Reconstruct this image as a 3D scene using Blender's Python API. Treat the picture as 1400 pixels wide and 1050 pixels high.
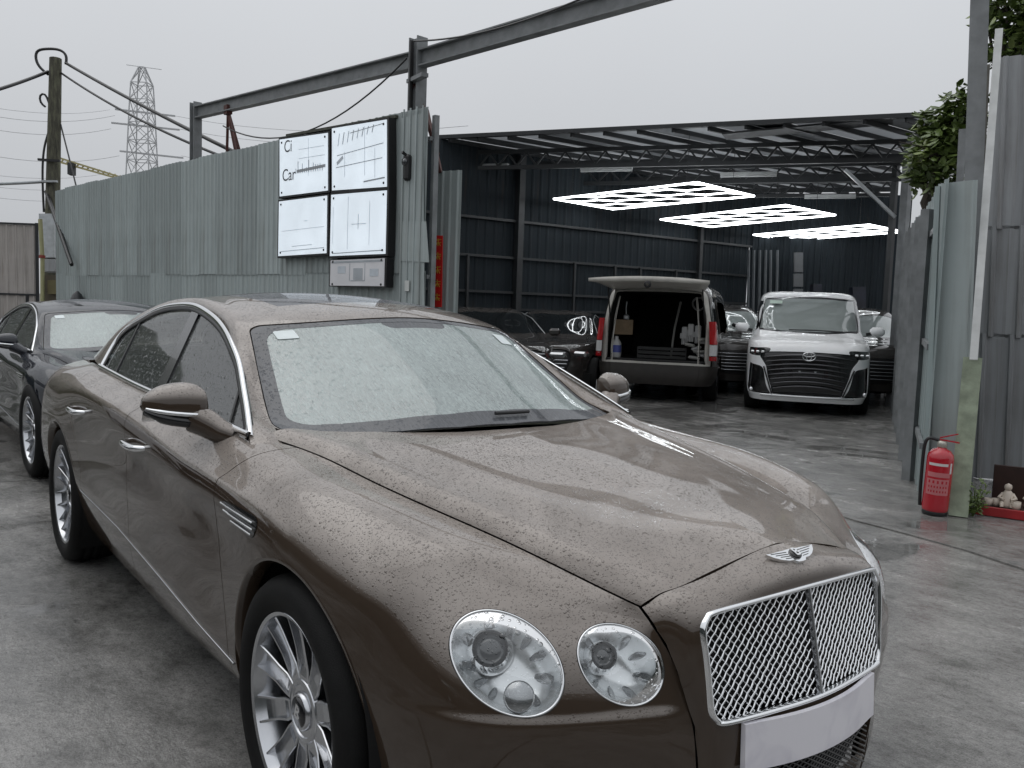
import bpy, bmesh, math, random
import numpy as np
from mathutils import Vector, Matrix

# ------------------------------------------------------------------ camera, sky, sun, exposure
scene = bpy.context.scene
for o in list(bpy.data.objects): bpy.data.objects.remove(o)
COL = scene.collection
CAM = np.array([2.100, -1.839, 1.447]); FPX = 1196.47
YAW, PITCH, ROLL = math.radians(142.885), math.radians(-4.954), math.radians(1.957)
CF = np.array([math.cos(YAW)*math.cos(PITCH), math.sin(YAW)*math.cos(PITCH), math.sin(PITCH)])
_r = np.array([math.sin(YAW), -math.cos(YAW), 0.]); _u = np.cross(_r, CF)
CR = math.cos(ROLL)*_r + math.sin(ROLL)*_u; CU = -math.sin(ROLL)*_r + math.cos(ROLL)*_u
cd = bpy.data.cameras.new('camera'); cam = bpy.data.objects.new('camera', cd); COL.objects.link(cam)
M = Matrix.Identity(4)
for i in range(3): M[i][0], M[i][1], M[i][2], M[i][3] = CR[i], CU[i], -CF[i], CAM[i]
cam.matrix_world = M
cd.sensor_fit = 'HORIZONTAL'; cd.sensor_width = 36.0; cd.lens = 36.0*FPX/1400.0
cd.clip_start = 0.05; cd.clip_end = 3000
scene.camera = cam

world = bpy.data.worlds.new('World'); scene.world = world; world.use_nodes = True
wn, wl = world.node_tree.nodes, world.node_tree.links
SUN_EL, SUN_AZ = math.radians(62), math.radians(200)
bgn = wn['Background']
sky = wn.new('ShaderNodeTexSky'); sky.sky_type = 'NISHITA'; sky.sun_disc = False
sky.sun_elevation = SUN_EL; sky.sun_rotation = math.radians(90)-SUN_AZ
sky.air_density = 1.2; sky.dust_density = 6.0; sky.ozone_density = 1.0
hs = wn.new('ShaderNodeHueSaturation'); hs.inputs['Saturation'].default_value = 0.12
wl.new(sky.outputs[0], hs.inputs['Color'])
tc = wn.new('ShaderNodeTexCoord'); cl = wn.new('ShaderNodeTexNoise'); cl.inputs['Scale'].default_value = 1.6; cl.inputs['Detail'].default_value = 5
wl.new(tc.outputs['Generated'], cl.inputs['Vector'])
crp = wn.new('ShaderNodeMapRange'); crp.inputs['To Min'].default_value = 0.93; crp.inputs['To Max'].default_value = 1.07
wl.new(cl.outputs['Fac'], crp.inputs['Value'])
cloud = wn.new('ShaderNodeMix'); cloud.data_type = 'RGBA'; cloud.blend_type = 'MIX'
cloud.inputs['Factor'].default_value = 0.93
wl.new(hs.outputs['Color'], cloud.inputs['A']); cloud.inputs['B'].default_value = (5.95, 6.15, 6.45, 1)   # even cloud deck over the sky
mul = wn.new('ShaderNodeVectorMath'); mul.operation = 'SCALE'
wl.new(cloud.outputs['Result'], mul.inputs[0]); wl.new(crp.outputs['Result'], mul.inputs['Scale'])
sxyz = wn.new('ShaderNodeSeparateXYZ'); wl.new(tc.outputs['Generated'], sxyz.inputs[0])
cie = wn.new('ShaderNodeMath'); cie.operation = 'MULTIPLY_ADD'; cie.use_clamp = False; cie.inputs[1].default_value = 0.85; cie.inputs[2].default_value = 0.84   # overcast sky: brighter overhead
zc_ = wn.new('ShaderNodeMath'); zc_.operation = 'MAXIMUM'; zc_.inputs[1].default_value = 0.0; wl.new(sxyz.outputs['Z'], zc_.inputs[0]); wl.new(zc_.outputs[0], cie.inputs[0])
mul2 = wn.new('ShaderNodeVectorMath'); mul2.operation = 'SCALE'; wl.new(mul.outputs[0], mul2.inputs[0]); wl.new(cie.outputs[0], mul2.inputs['Scale'])
wl.new(mul2.outputs[0], bgn.inputs['Color']); bgn.inputs['Strength'].default_value = 0.1
sd_ = bpy.data.lights.new('sun', 'SUN'); sd_.energy = 0.5; sd_.angle = math.radians(60); sd_.color = (1, .97, .93)
sun = bpy.data.objects.new('sun', sd_); COL.objects.link(sun)
sun.rotation_euler = (math.radians(90)-SUN_EL, 0, SUN_AZ+math.radians(90))
vs = scene.view_settings
vs.view_transform = 'Standard'; vs.look = 'None'; vs.exposure = 0.0; vs.gamma = 1.0; vs.use_curve_mapping = False
scene.render.engine = 'CYCLES'
scene.cycles.use_adaptive_sampling = True; scene.cycles.adaptive_threshold = .02; scene.cycles.max_bounces = 5; scene.cycles.diffuse_bounces = 2; scene.cycles.glossy_bounces = 4; scene.cycles.transparent_max_bounces = 8

# ------------------------------------------------------------------ helpers
def at(px, py, D):
    "world point seen at photo pixel (px, py) at depth D metres along the lens axis"
    return CAM + (CF + CR*(px-700)/FPX - CU*(py-525)/FPX)*D
def gnd(px, py, z=0.0):
    d = CF + CR*(px-700)/FPX - CU*(py-525)/FPX
    return CAM + d*(z-CAM[2])/d[2]
def col_at(px, D):
    "ground point (z=0) below the vertical line that crosses the horizon at pixel column px, depth D"
    f2 = CF*[1,1,0]; f2 = f2/np.linalg.norm(f2); r2 = np.array([f2[1], -f2[0], 0])
    p = CAM + f2*D + r2*D*(px-700)/FPX
    return np.array([p[0], p[1], 0.])
def Rv(a): return np.array(a, float)
def nrm(v): v = np.asarray(v, float); return v/(np.linalg.norm(v)+1e-12)

def tag(o, label=None, cat=None, group=None, kind=None):
    if label: o['label'] = label
    if cat: o['category'] = cat
    if group: o['group'] = group
    if kind: o['kind'] = kind
    return o
def empty(name, loc=(0,0,0), rz=0.0, parent=None):
    o = bpy.data.objects.new(name, None); COL.objects.link(o); o.location = loc; o.rotation_euler = (0,0,rz)
    o.empty_display_size = .1
    if parent: o.parent = parent
    return o
def link(name, me, parent=None, mat=None):
    o = bpy.data.objects.new(name, me); COL.objects.link(o)
    if parent: o.parent = parent
    if mat and not me.materials: me.materials.append(mat)
    return o
def mesh(name, V, F, mat=None, parent=None, smooth=False, normals=None):
    me = bpy.data.meshes.new(name); me.from_pydata([tuple(map(float, v[:3])) for v in V], [], [tuple(map(int, f)) for f in F])
    if mat: me.materials.append(mat)
    if smooth or normals is not None:
        me.polygons.foreach_set('use_smooth', [True]*len(me.polygons))
    me.update()
    if normals is not None: me.normals_split_custom_set_from_vertices([tuple(map(float, n)) for n in normals])
    return link(name, me, parent)
def copy_tree(o, parent=None):
    c = o.copy(); COL.objects.link(c); c.parent = parent
    for ch in list(o.children): copy_tree(ch, c)
    return c

class MB:
    "collects boxes, bars, tubes, lathes, prisms into one mesh"
    def __init__(s): s.v = []; s.f = []; s.sm = []
    def add(s, V, F, smooth=False):
        b = len(s.v); s.v += [tuple(map(float, p)) for p in V]; s.f += [tuple(i+b for i in f) for f in F]; s.sm += [smooth]*len(F); return s
    def box(s, c, size, R=None, bev=0.0):
        c = Rv(c); h = Rv(size)/2
        R = np.eye(3) if R is None else np.asarray(R)
        if bev <= 0:
            P = [c + R@(h*Rv(k)) for k in ((-1,-1,-1),(1,-1,-1),(1,1,-1),(-1,1,-1),(-1,-1,1),(1,-1,1),(1,1,1),(-1,1,1))]
            return s.add(P, [(0,3,2,1),(4,5,6,7),(0,1,5,4),(1,2,6,5),(2,3,7,6),(3,0,4,7)])
        b = min(bev, *(h*.98)); P = []; idx = {}
        for sx in (-1,1):
            for sy in (-1,1):
                for sz in (-1,1):
                    sg = Rv((sx,sy,sz))
                    for a in range(3):
                        q = h - b; q = q.copy(); q[a] = h[a]
                        idx[(sx,sy,sz,a)] = len(P); P.append(c + R@(sg*q))
        F = []
        for a in range(3):
            b1, b2 = (a+1)%3, (a+2)%3
            for sg in (-1,1):
                k = []
                for (u,v) in ((-1,-1),(1,-1),(1,1),(-1,1)):
                    t = [0,0,0]; t[a]=sg; t[b1]=u; t[b2]=v; k.append(idx[(*t,a)])
                F.append(k if sg>0 else k[::-1])
        for a in range(3):   # edges along axis a
            b1, b2 = (a+1)%3, (a+2)%3
            for u in (-1,1):
                for v in (-1,1):
                    t0=[0,0,0]; t1=[0,0,0]; t0[a]=-1; t1[a]=1; t0[b1]=t1[b1]=u; t0[b2]=t1[b2]=v
                    k=[idx[(*t0,b1)],idx[(*t1,b1)],idx[(*t1,b2)],idx[(*t0,b2)]]
                    F.append(k if u*v<0 else k[::-1])
        for sx in (-1,1):
            for sy in (-1,1):
                for sz in (-1,1):
                    k=[idx[(sx,sy,sz,a)] for a in range(3)]; F.append(k if sx*sy*sz>0 else k[::-1])
        return s.add(P, F)
    def bar(s, a, b, w, h, up=(0,0,1), bev=0.0):
        a, b = Rv(a), Rv(b); d = b-a; L = np.linalg.norm(d); x = d/L
        y = np.cross(Rv(up), x)
        if np.linalg.norm(y) < 1e-4: y = np.cross(Rv((1,0,0)), x)
        y = nrm(y); z = np.cross(x, y)
        return s.box((a+b)/2, (L, w, h), np.stack([x,y,z],1), bev)
    def tube(s, pts, r, n=8, closed=False, cap=True, smooth=True):
        P = [Rv(p) for p in pts]; m = len(P); rr = r if hasattr(r,'__len__') else [r]*m
        T = [nrm((P[(i+1)%m] if closed or i<m-1 else P[i]) - (P[i-1] if closed or i>0 else P[i])) for i in range(m)]
        u = np.cross(T[0], (0,0,1));
        if np.linalg.norm(u) < .1: u = np.cross(T[0], (1,0,0))
        u = nrm(u); V = []
        for i in range(m):
            u = nrm(u - T[i]*np.dot(u, T[i])); w = np.cross(T[i], u)
            for k in range(n):
                a = 2*math.pi*k/n; V.append(P[i] + rr[i]*(math.cos(a)*u + math.sin(a)*w))
        F = []
        for i in range(m if closed else m-1):
            j = (i+1)%m
            for k in range(n): F.append((i*n+k, i*n+(k+1)%n, j*n+(k+1)%n, j*n+k))
        s.add(V, F, smooth)
        if cap and not closed:
            s.add(V[:n], [tuple(range(n))[::-1]]); s.add(V[-n:], [tuple(range(n))])
        return s
    def lathe(s, prof, c=(0,0,0), axis=(0,0,1), n=24, smooth=True):
        "prof: list of (radius, height along axis)"
        z = nrm(axis); x = np.cross(z, (0,0,1))
        if np.linalg.norm(x) < .1: x = np.cross(z, (1,0,0))
        x = nrm(x); y = np.cross(z, x); c = Rv(c); V = []; F = []
        for (r, h) in prof:
            for k in range(n):
                a = 2*math.pi*k/n; V.append(c + z*h + r*(math.cos(a)*x + math.sin(a)*y))
        for i in range(len(prof)-1):
            for k in range(n): F.append((i*n+k, i*n+(k+1)%n, (i+1)*n+(k+1)%n, (i+1)*n+k))
        return s.add(V, F, smooth)
    def prism(s, poly, o, ux, uy, depth, smooth=False):
        "poly 2D (ccw seen against ux x uy) at o + a*ux + b*uy, extruded by depth along -ux x uy"
        o, ux, uy = Rv(o), Rv(ux), Rv(uy); nn = nrm(np.cross(ux, uy)); n = len(poly)
        A = [o + ux*a + uy*b for a, b in poly]; B = [p - nn*depth for p in A]
        F = [tuple(range(n)), tuple(range(2*n-1, n-1, -1))] + [(i, i+n, (i+1)%n+n, (i+1)%n) for i in range(n)]
        return s.add(A+B, F, smooth)
    def build(s, name, mat=None, parent=None, auto=None):
        me = bpy.data.meshes.new(name); me.from_pydata(s.v, [], s.f)
        if mat: me.materials.append(mat)
        me.polygons.foreach_set('use_smooth', s.sm); me.update()
        if auto: me.polygons.foreach_set('use_smooth', [True]*len(s.f)); me.set_sharp_from_angle(angle=math.radians(auto))
        return link(name, me, parent)

# dense numpy surfaces that are cut into panels
def spline(t, P, tt):
    "natural cubic spline through P (n,k) at t, evaluated at tt"
    t = np.asarray(t, float); P = np.asarray(P, float); n = len(t); h = np.diff(t)
    if n == 2: 
        k = ((tt-t[0])/h[0])[:,None]; return P[0]*(1-k)+P[1]*k
    A = np.zeros((n,n)); B = np.zeros((n,)+P.shape[1:]); A[0,0]=A[-1,-1]=1
    for i in range(1,n-1):
        A[i,i-1]=h[i-1]; A[i,i]=2*(h[i-1]+h[i]); A[i,i+1]=h[i]
        B[i]=6*((P[i+1]-P[i])/h[i]-(P[i]-P[i-1])/h[i-1])
    m = np.linalg.solve(A,B.reshape(n,-1)).reshape(B.shape); tt=np.asarray(tt,float); i=np.clip(np.searchsorted(t,tt)-1,0,n-2); hh=h[i]; 
    a=(t[i+1]-tt)/hh; b=(tt-t[i])/hh
    e=lambda q:q.reshape(q.shape+(1,)*(P.ndim-1))
    return e(a)*P[i]+e(b)*P[i+1]+(e((a**3-a)*hh*hh)*m[i]+e((b**3-b)*hh*hh)*m[i+1])/6
def net(cols, nu, nv, smooth=0, tv=None):
    "control net cols[i][j] -> dense grid (nu, nv, 3)"
    P = np.array(cols, float)
    du = np.r_[0, np.cumsum(np.linalg.norm(np.diff(P,axis=0),axis=2).mean(1))]
    dv = np.r_[0, np.cumsum(np.linalg.norm(np.diff(P,axis=1),axis=2).mean(0))]
    G = spline(du/du[-1], P, np.linspace(0,1,nu))
    G = spline(dv/dv[-1], G.transpose(1,0,2), np.linspace(0,1,nv)).transpose(1,0,2)
    for _ in range(smooth):
        L = G.copy(); L[1:-1] = .25*G[:-2]+.5*G[1:-1]+.25*G[2:]; K = L.copy(); K[:,1:-1] = .25*L[:,:-2]+.5*L[:,1:-1]+.25*L[:,2:]
        K[0] = G[0]; K[-1] = G[-1]; K[:,0] = L[:,0]; K[:,-1] = L[:,-1]; G = K
    return G
def grid_tris(G, flip=False, keep_sym=None):
    nu, nv = G.shape[:2]
    du = np.gradient(G, axis=0); dv = np.gradient(G, axis=1); N = np.cross(du, dv)
    N /= np.linalg.norm(N,axis=2,keepdims=True)+1e-12
    if flip: N = -N
    i = np.arange(nu*nv).reshape(nu,nv)
    a,b,c,d = i[:-1,:-1].ravel(), i[1:,:-1].ravel(), i[1:,1:].ravel(), i[:-1,1:].ravel()
    T = np.concatenate([np.stack([a,b,c],1), np.stack([a,c,d],1)])
    if flip: T = T[:,::-1]
    V = np.concatenate([G.reshape(-1,3), N.reshape(-1,3)],1)
    return V, T
def clip(V, T, f):
    "keep the part of the triangle mesh where f(vertex) > 0"
    f = np.asarray(f, float); f = np.where(np.abs(f)<1e-9, 1e-9, f)
    ins = f[T] > 0; cnt = ins.sum(1); keep = T[cnt==3]; out = [keep]; newV = [V]; base = len(V)
    mixed = T[(cnt==1)|(cnt==2)]
    if len(mixed):
        im = f[mixed] > 0; cm = im.sum(1)
        k = np.where(cm==1, np.argmax(im,1), np.argmin(im,1))
        r = np.arange(len(mixed)); a = mixed[r,k]; b = mixed[r,(k+1)%3]; c = mixed[r,(k+2)%3]
        E = np.concatenate([np.stack([a,b],1), np.stack([a,c],1)]); Es = np.sort(E,1)
        U, inv = np.unique(Es, axis=0, return_inverse=True); inv = inv.ravel()
        t = f[U[:,0]]/(f[U[:,0]]-f[U[:,1]]); newV.append(V[U[:,0]]*(1-t)[:,None]+V[U[:,1]]*t[:,None])
        p = base+inv[:len(a)]; q = base+inv[len(a):]; one = cm==1
        out.append(np.stack([a,p,q],1)[one]); two = ~one
        out.append(np.stack([p,b,c],1)[two]); out.append(np.stack([p,c,q],1)[two])
    V2 = np.concatenate(newV); T2 = np.concatenate(out)
    used = np.unique(T2); mp = -np.ones(len(V2), int); mp[used] = np.arange(len(used))
    return V2[used], mp[T2]
def sdpoly(P, poly):
    "signed distance to closed 2D polygon, positive inside"
    P = np.asarray(P,float); Q = np.asarray(poly,float); n=len(Q); best=np.full(len(P),1e9); ins=np.zeros(len(P),bool)
    for i in range(n):
        a,b=Q[i],Q[(i+1)%n]; e=b-a; w=P-a; t=np.clip((w@e)/(e@e+1e-15),0,1); d=np.linalg.norm(w-t[:,None]*e,axis=1); best=np.minimum(best,d)
        c=(a[1]<=P[:,1])!=(b[1]<=P[:,1])
        with np.errstate(divide='ignore',invalid='ignore'): xx=a[0]+(P[:,1]-a[1])/(b[1]-a[1])*e[0]
        ins^= c&(P[:,0]<xx)
    return np.where(ins,best,-best)
def largest(V, T):
    "only the biggest connected piece of a cut surface"
    if len(T)==0: return V, T
    lab = np.arange(len(V))
    for _ in range(2000):
        m = lab[T].min(1); new = lab.copy()
        for k in range(3): np.minimum.at(new, T[:,k], m)
        new = new[new]
        if (new==lab).all(): break
        lab = new
    u, c = np.unique(lab[T[:,0]], return_counts=True); T = T[lab[T[:,0]]==u[np.argmax(c)]]
    used = np.unique(T); mp = -np.ones(len(V), int); mp[used] = np.arange(len(used)); return V[used], mp[T]
def panel(name, V, T, mat, parent, depth=.012, mirror=False, lift=0.0):
    "cut surface -> object, with a flange folded inwards along every cut edge"
    if len(T)==0: return None
    if name in ('side_window','cab_window'): V, T = largest(V, T)
    V = V.copy(); N = V[:,3:6]/(np.linalg.norm(V[:,3:6],axis=1,keepdims=True)+1e-12); P = V[:,:3]+N*lift
    if mirror: P = P*[1,-1,1]; N = N*[1,-1,1]; T = T[:,::-1]
    F = [tuple(t) for t in T]; allP=[P]; allN=[N]
    if depth>0:
        E = np.concatenate([T[:,[0,1]],T[:,[1,2]],T[:,[2,0]]]); key = np.sort(E,1)
        U, inv, c = np.unique(key,axis=0,return_inverse=True,return_counts=True); bd = E[c[inv.ravel()]==1]
        bd = bd[np.abs(P[bd[:,0],1])+np.abs(P[bd[:,1],1])>1e-5]
        a,b = P[bd[:,0]],P[bd[:,1]]; na,nb = N[bd[:,0]],N[bd[:,1]]; side = np.cross(b-a, na+nb); side/=np.linalg.norm(side,axis=1,keepdims=True)+1e-12
        m=len(bd); o=len(P); allP += [a,b,b-nb*depth,a-na*depth]; allN += [side]*4
        i=np.arange(m); F += [tuple(q) for q in np.stack([o+m+i,o+i,o+3*m+i,o+2*m+i],1)]
    return mesh(name, np.concatenate(allP), F, mat, parent, True, np.concatenate(allN))

# ------------------------------------------------------------------ materials
class NT:
    def __init__(s, name):
        s.m = bpy.data.materials.new(name); s.m.use_nodes = True; s.t = s.m.node_tree; s.n = s.t.nodes; s.l = s.t.links
        s.b = s.n['Principled BSDF']; s.out = s.n['Material Output']
    def node(s, ty, **kw):
        n = s.n.new(ty)
        for k, v in kw.items():
            if hasattr(n, k) and not k[0].isupper(): setattr(n, k, v)
            else: n.inputs[k.replace('_',' ')].default_value = v
        return n
    def ln(s, a, b): s.l.new(a, b); return s
    def coord(s, kind='Object', scale=None):
        c = s.node('ShaderNodeTexCoord').outputs[kind]
        if scale is not None:
            m = s.node('ShaderNodeMapping'); m.inputs['Scale'].default_value = scale; s.ln(c, m.inputs['Vector']); return m.outputs[0]
        return c
    def noise(s, vec, scale, detail=4, rough=.55, dist=0):
        n = s.node('ShaderNodeTexNoise'); n.inputs['Scale'].default_value=scale; n.inputs['Detail'].default_value=detail; n.inputs['Roughness'].default_value=rough; n.inputs['Distortion'].default_value=dist
        s.ln(vec, n.inputs['Vector']); return n.outputs['Fac']
    def ramp(s, fac, stops):
        r = s.node('ShaderNodeValToRGB'); e = r.color_ramp.elements
        while len(e)<len(stops): e.new(.5)
        for i,(p,c) in enumerate(stops):
            e[i].position=p; e[i].color = (c,c,c,1) if not hasattr(c,'__len__') else (*c,1)
        s.ln(fac, r.inputs['Fac']); return r.outputs['Color']
    def math(s, op, a, b=None, c=None, clamp=False):
        n = s.node('ShaderNodeMath'); n.operation=op; n.use_clamp=clamp
        for i,x in enumerate((a,b,c)):
            if x is None: continue
            if hasattr(x,'is_output'): s.ln(x, n.inputs[i])
            else: n.inputs[i].default_value = x
        return n.outputs[0]
    def mix(s, fac, a, b, blend='MIX'):
        n = s.node('ShaderNodeMix'); n.data_type='RGBA'; n.blend_type=blend
        for k,x in (('Factor',fac),('A',a),('B',b)):
            if hasattr(x,'is_output'): s.ln(x, n.inputs[k])
            else: n.inputs[k].default_value = x if k=='Factor' else (*x,1) if len(x)==3 else x
        return n.outputs['Result']
    def bump(s, h, strength=.3, dist=.01, normal=None):
        n = s.node('ShaderNodeBump'); n.inputs['Strength'].default_value = 1.0 if hasattr(strength,'is_output') else strength
        if hasattr(strength,'is_output'): s.ln(strength, n.inputs['Strength'])
        n.inputs['Distance'].default_value=dist; s.ln(h, n.inputs['Height'])
        if normal is not None: s.ln(normal, n.inputs['Normal'])
        return n.outputs['Normal']
    def set(s, **kw):
        for k,v in kw.items():
            i = s.b.inputs[k.replace('_',' ')]
            if hasattr(v,'is_output'): s.ln(v,i)
            else: i.default_value = (*v,1) if hasattr(v,'__len__') and len(v)==3 else v
        return s
def simple(name, col, rough=.5, metal=0.0, var=.12, scale=6, bump=0.0, bscale=60, **kw):
    t = NT(name); c = t.coord(); n = t.noise(c, scale, 5)
    lo = tuple(x*(1-var) for x in col); hi = tuple(min(1,x*(1+var)) for x in col)
    t.set(Base_Color=t.ramp(n, [(.3,lo),(.7,hi)]), Roughness=rough, Metallic=metal, **kw)
    if bump>0: t.set(Normal=t.bump(t.noise(c,bscale,4), bump, .005))
    return t.m
def emit(name, col, strength):
    t = NT(name); t.set(Base_Color=col, Emission_Color=col, Emission_Strength=strength, Roughness=.4); return t.m
def drops(t, vec, scale, thr, seed=0.0):
    "scattered round beads: height 0..1"
    v = t.node('ShaderNodeTexVoronoi'); v.inputs['Scale'].default_value = scale; v.inputs['Randomness'].default_value = 1.0
    t.ln(vec, v.inputs['Vector'])
    sp = t.node('ShaderNodeSeparateColor'); t.ln(v.outputs['Color'], sp.inputs['Color'])
    rad = t.math('MULTIPLY_ADD', sp.outputs[0], .36, .12)
    on = t.math('GREATER_THAN', sp.outputs[1], thr)
    q = t.math('DIVIDE', v.outputs['Distance'], rad); q = t.math('MULTIPLY', q, q)
    h = t.math('SUBTRACT', 1.0, q, clamp=True); h = t.math('SQRT', h)
    h = t.math('MULTIPLY', h, rad)
    return t.math('MULTIPLY', h, on)
def car_paint(name, col, metal=.55, wet=1.0, rough=.32, coat=1.0, sky_sheen=.44, sky_sheen_col=(.62,.56,.51)):
    "metallic lacquer; rain beads and a painted sky sheen on faces that look up"
    t = NT(name); c = t.coord()
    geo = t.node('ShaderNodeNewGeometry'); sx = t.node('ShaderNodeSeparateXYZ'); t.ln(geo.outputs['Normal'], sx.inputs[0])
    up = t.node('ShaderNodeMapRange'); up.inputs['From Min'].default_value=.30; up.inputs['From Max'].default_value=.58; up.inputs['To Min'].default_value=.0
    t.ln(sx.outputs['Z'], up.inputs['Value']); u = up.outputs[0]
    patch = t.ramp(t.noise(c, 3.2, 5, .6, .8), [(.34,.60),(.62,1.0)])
    if wet > 0:
        d1 = drops(t, c, 240, .12); d2 = drops(t, c, 120, .62)
        h = t.math('MAXIMUM', t.math('MULTIPLY', d1, .0036), t.math('MULTIPLY', d2, .0072)); h = t.math('MULTIPLY', h, t.math('MULTIPLY_ADD', u, .992, .008))
        sheen_mask = t.math('MULTIPLY', t.math('MULTIPLY', u, patch), sky_sheen*1.12*wet); on = t.math('GREATER_THAN', h, .0005)
        fac = t.math('MULTIPLY', sheen_mask, t.math('MULTIPLY_ADD', on, -.27, 1.0))
        base = t.mix(fac, col, sky_sheen_col)  # sky reflection painted as a paler base colour, less so at each bead
        nb = t.bump(h, 1.0, 1.0); t.set(Normal=nb, Coat_Normal=nb)
        t.set(Metallic=t.math('MULTIPLY', metal, t.math('SUBTRACT', 1.0, fac)))
    else:
        base = t.mix(t.math('MULTIPLY', patch, .1), col, sky_sheen_col); t.set(Metallic=metal)
    t.set(Base_Color=base, Roughness=rough, Coat_Weight=coat, Coat_Roughness=.02, Coat_IOR=1.56, Specular_IOR_Level=.0)
    return t.m
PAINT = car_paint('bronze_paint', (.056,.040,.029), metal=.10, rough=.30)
NAVY = car_paint('navy_paint', (.006,.008,.014), metal=.0, wet=.6, rough=.3, sky_sheen=.08, sky_sheen_col=(.30,.33,.37))
CHROME = NT('chrome').set(Base_Color=(.82,.83,.84), Metallic=1.0, Roughness=.08).m
SATIN = simple('satin_steel', (.55,.56,.58), .22, 1.0, .05)
BLACKP = NT('gloss_black').set(Base_Color=(.008,.008,.009), Roughness=.18, Coat_Weight=.5).m
SHELL = NT('inner_shell_black').set(Base_Color=(.004,.004,.004), Roughness=.9).m
RUBBER = simple('rubber', (.008,.008,.008), .7, 0, .2, 20, .25, 260, Specular_IOR_Level=.22)
TRIM = simple('black_trim', (.014,.014,.015), .42, 0, .1)
LEATHER = simple('dark_leather', (.03,.024,.02), .5, 0, .2, 12, .2, 300)
CREAM = simple('pale_leather', (.36,.33,.28), .5, 0, .1, 12, .2, 300)
def glass_mat(name, tint, mist, mistcol, gloss_rough=.03, streak=True, ior=1.75):
    t = NT(name); c = t.coord()
    tr = t.node('ShaderNodeBsdfTransparent'); tr.inputs['Color'].default_value = (*tint,1)
    gl = t.node('ShaderNodeBsdfGlossy'); gl.inputs['Roughness'].default_value = gloss_rough
    df = t.node('ShaderNodeBsdfDiffuse')
    fr = t.node('ShaderNodeFresnel'); fr.inputs['IOR'].default_value = ior
    d1 = drops(t, c, 120, .35); d2 = drops(t, c, 60, .7)
    h = t.math('MAXIMUM', t.math('MULTIPLY', d1, .007), t.math('MULTIPLY', d2, .014))
    nb = t.bump(h, .8, 1.0); t.ln(nb, gl.inputs['Normal']); 
    m1 = t.node('ShaderNodeMixShader'); t.ln(fr.outputs[0], m1.inputs[0]); t.ln(tr.outputs[0], m1.inputs[1]); t.ln(gl.outputs[0], m1.inputs[2])
    m2 = t.node('ShaderNodeMixShader')
    st = t.noise(t.coord('Object', (7,40,7)), 3.2, 6, .65, 1.5); st2 = t.noise(c, 2.2, 4)
    mm = t.math('MULTIPLY', t.math('ADD', t.math('MULTIPLY', t.ramp(st,[(.32,.15),(.66,1.0)]), .55), t.math('MULTIPLY', st2, .62)), mist*1.6, clamp=True)
    if streak: mm = t.math('ADD', mm, t.math('MULTIPLY', t.math('GREATER_THAN', d1, .12), .10), clamp=True)
    df.inputs['Color'].default_value = (*mistcol,1)
    t.ln(mm, m2.inputs[0]); t.ln(m1.outputs[0], m2.inputs[1]); t.ln(df.outputs[0], m2.inputs[2])
    t.ln(m2.outputs[0], t.out.inputs['Surface']); return t.m
WSG = glass_mat('misted_windscreen', (.76,.85,.82), .33, (.76,.87,.85), ior=2.4)
SIDEG = glass_mat('wet_side_glass', (.36,.40,.39), .05, (.5,.55,.55), ior=2.5)
LENSG = glass_mat('headlamp_lens', (.96,.97,.97), .0, (.7,.75,.75), .01, False)

REFL = NT('lamp_reflector').set(Base_Color=(.90,.92,.93), Metallic=.72, Roughness=.24).m
REFD = NT('lamp_recess').set(Base_Color=(.42,.43,.44), Metallic=.9, Roughness=.2).m
PROJ = NT('projector_glass').set(Base_Color=(.03,.035,.04), Roughness=.03, Coat_Weight=1.0, Metallic=.0).m
# ------------------------------------------------------------------ ground
def concrete_mat():
    t = NT('wet_concrete'); c = t.coord('Object')
    n1 = t.noise(c, .55, 6, .6, .3); n2 = t.noise(c, 3.5, 6, .68, .0); n3 = t.noise(c, 34, 5, .75); n4 = t.noise(t.coord('Object',(1.6,3.4,1)), 1.9, 7, .74, .15)
    pat = t.math('ADD', t.math('MULTIPLY', n1, .55), t.math('ADD', t.math('MULTIPLY', n2, .30), t.math('MULTIPLY', n4, .35)))
    base = t.ramp(pat, [(.43,(.062,.061,.058)),(.51,(.140,.137,.130)),(.60,(.235,.23,.22)),(.74,(.34,.33,.315))])
    sp = t.ramp(n3, [(.30,.62),(.5,1.0),(.72,1.18)]); base = t.mix(1.0, base, sp, 'MULTIPLY')
    wet = t.ramp(pat, [(.45,.05),(.56,.12),(.70,.28)])
    pn = t.noise(c, .9, 5, .5, 1.0); pud = t.ramp(t.math('ADD', t.math('MULTIPLY', pn, .8), t.math('MULTIPLY', n2, .25)), [(.575,0.0),(.615,1.0)])
    sp2 = t.ramp(t.noise(c, 140, 3, .8), [(.34,.55),(.5,1.0),(.66,1.3)]); base = t.mix(.8, base, sp2, 'MULTIPLY')
    base = t.mix(t.math('MULTIPLY', pud, .45), base, (.060,.060,.058))
    rgh = t.mix(pud, wet, (.03,.03,.03))
    t.set(Base_Color=base, Roughness=rgh, Specular_IOR_Level=.6)
    h = t.math('ADD', t.math('MULTIPLY', n2, .6), t.math('MULTIPLY', n3, .25)); h = t.math('ADD', h, t.math('MULTIPLY', n4, .5))
    flat = t.ramp(pat, [(.44,.10),(.60,.60)]); flat = t.math('MULTIPLY', flat, t.math('SUBTRACT', 1.0, t.math('MULTIPLY', pud, .97)))
    t.set(Normal=t.bump(h, flat, .022)); return t.m
CONC = concrete_mat()
GAP = NT('joint_dirt').set(Base_Color=(.018,.017,.015), Roughness=.6).m
mb = MB(); mb.add([(-900,-900,-.012),(900,-900,-.012),(900,900,-.012),(-900,900,-.012)],[(0,1,2,3)]); ground = tag(mb.build('ground', simple('earth',(.10,.095,.085),.7,0,.3,.4)), kind='structure')
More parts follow.
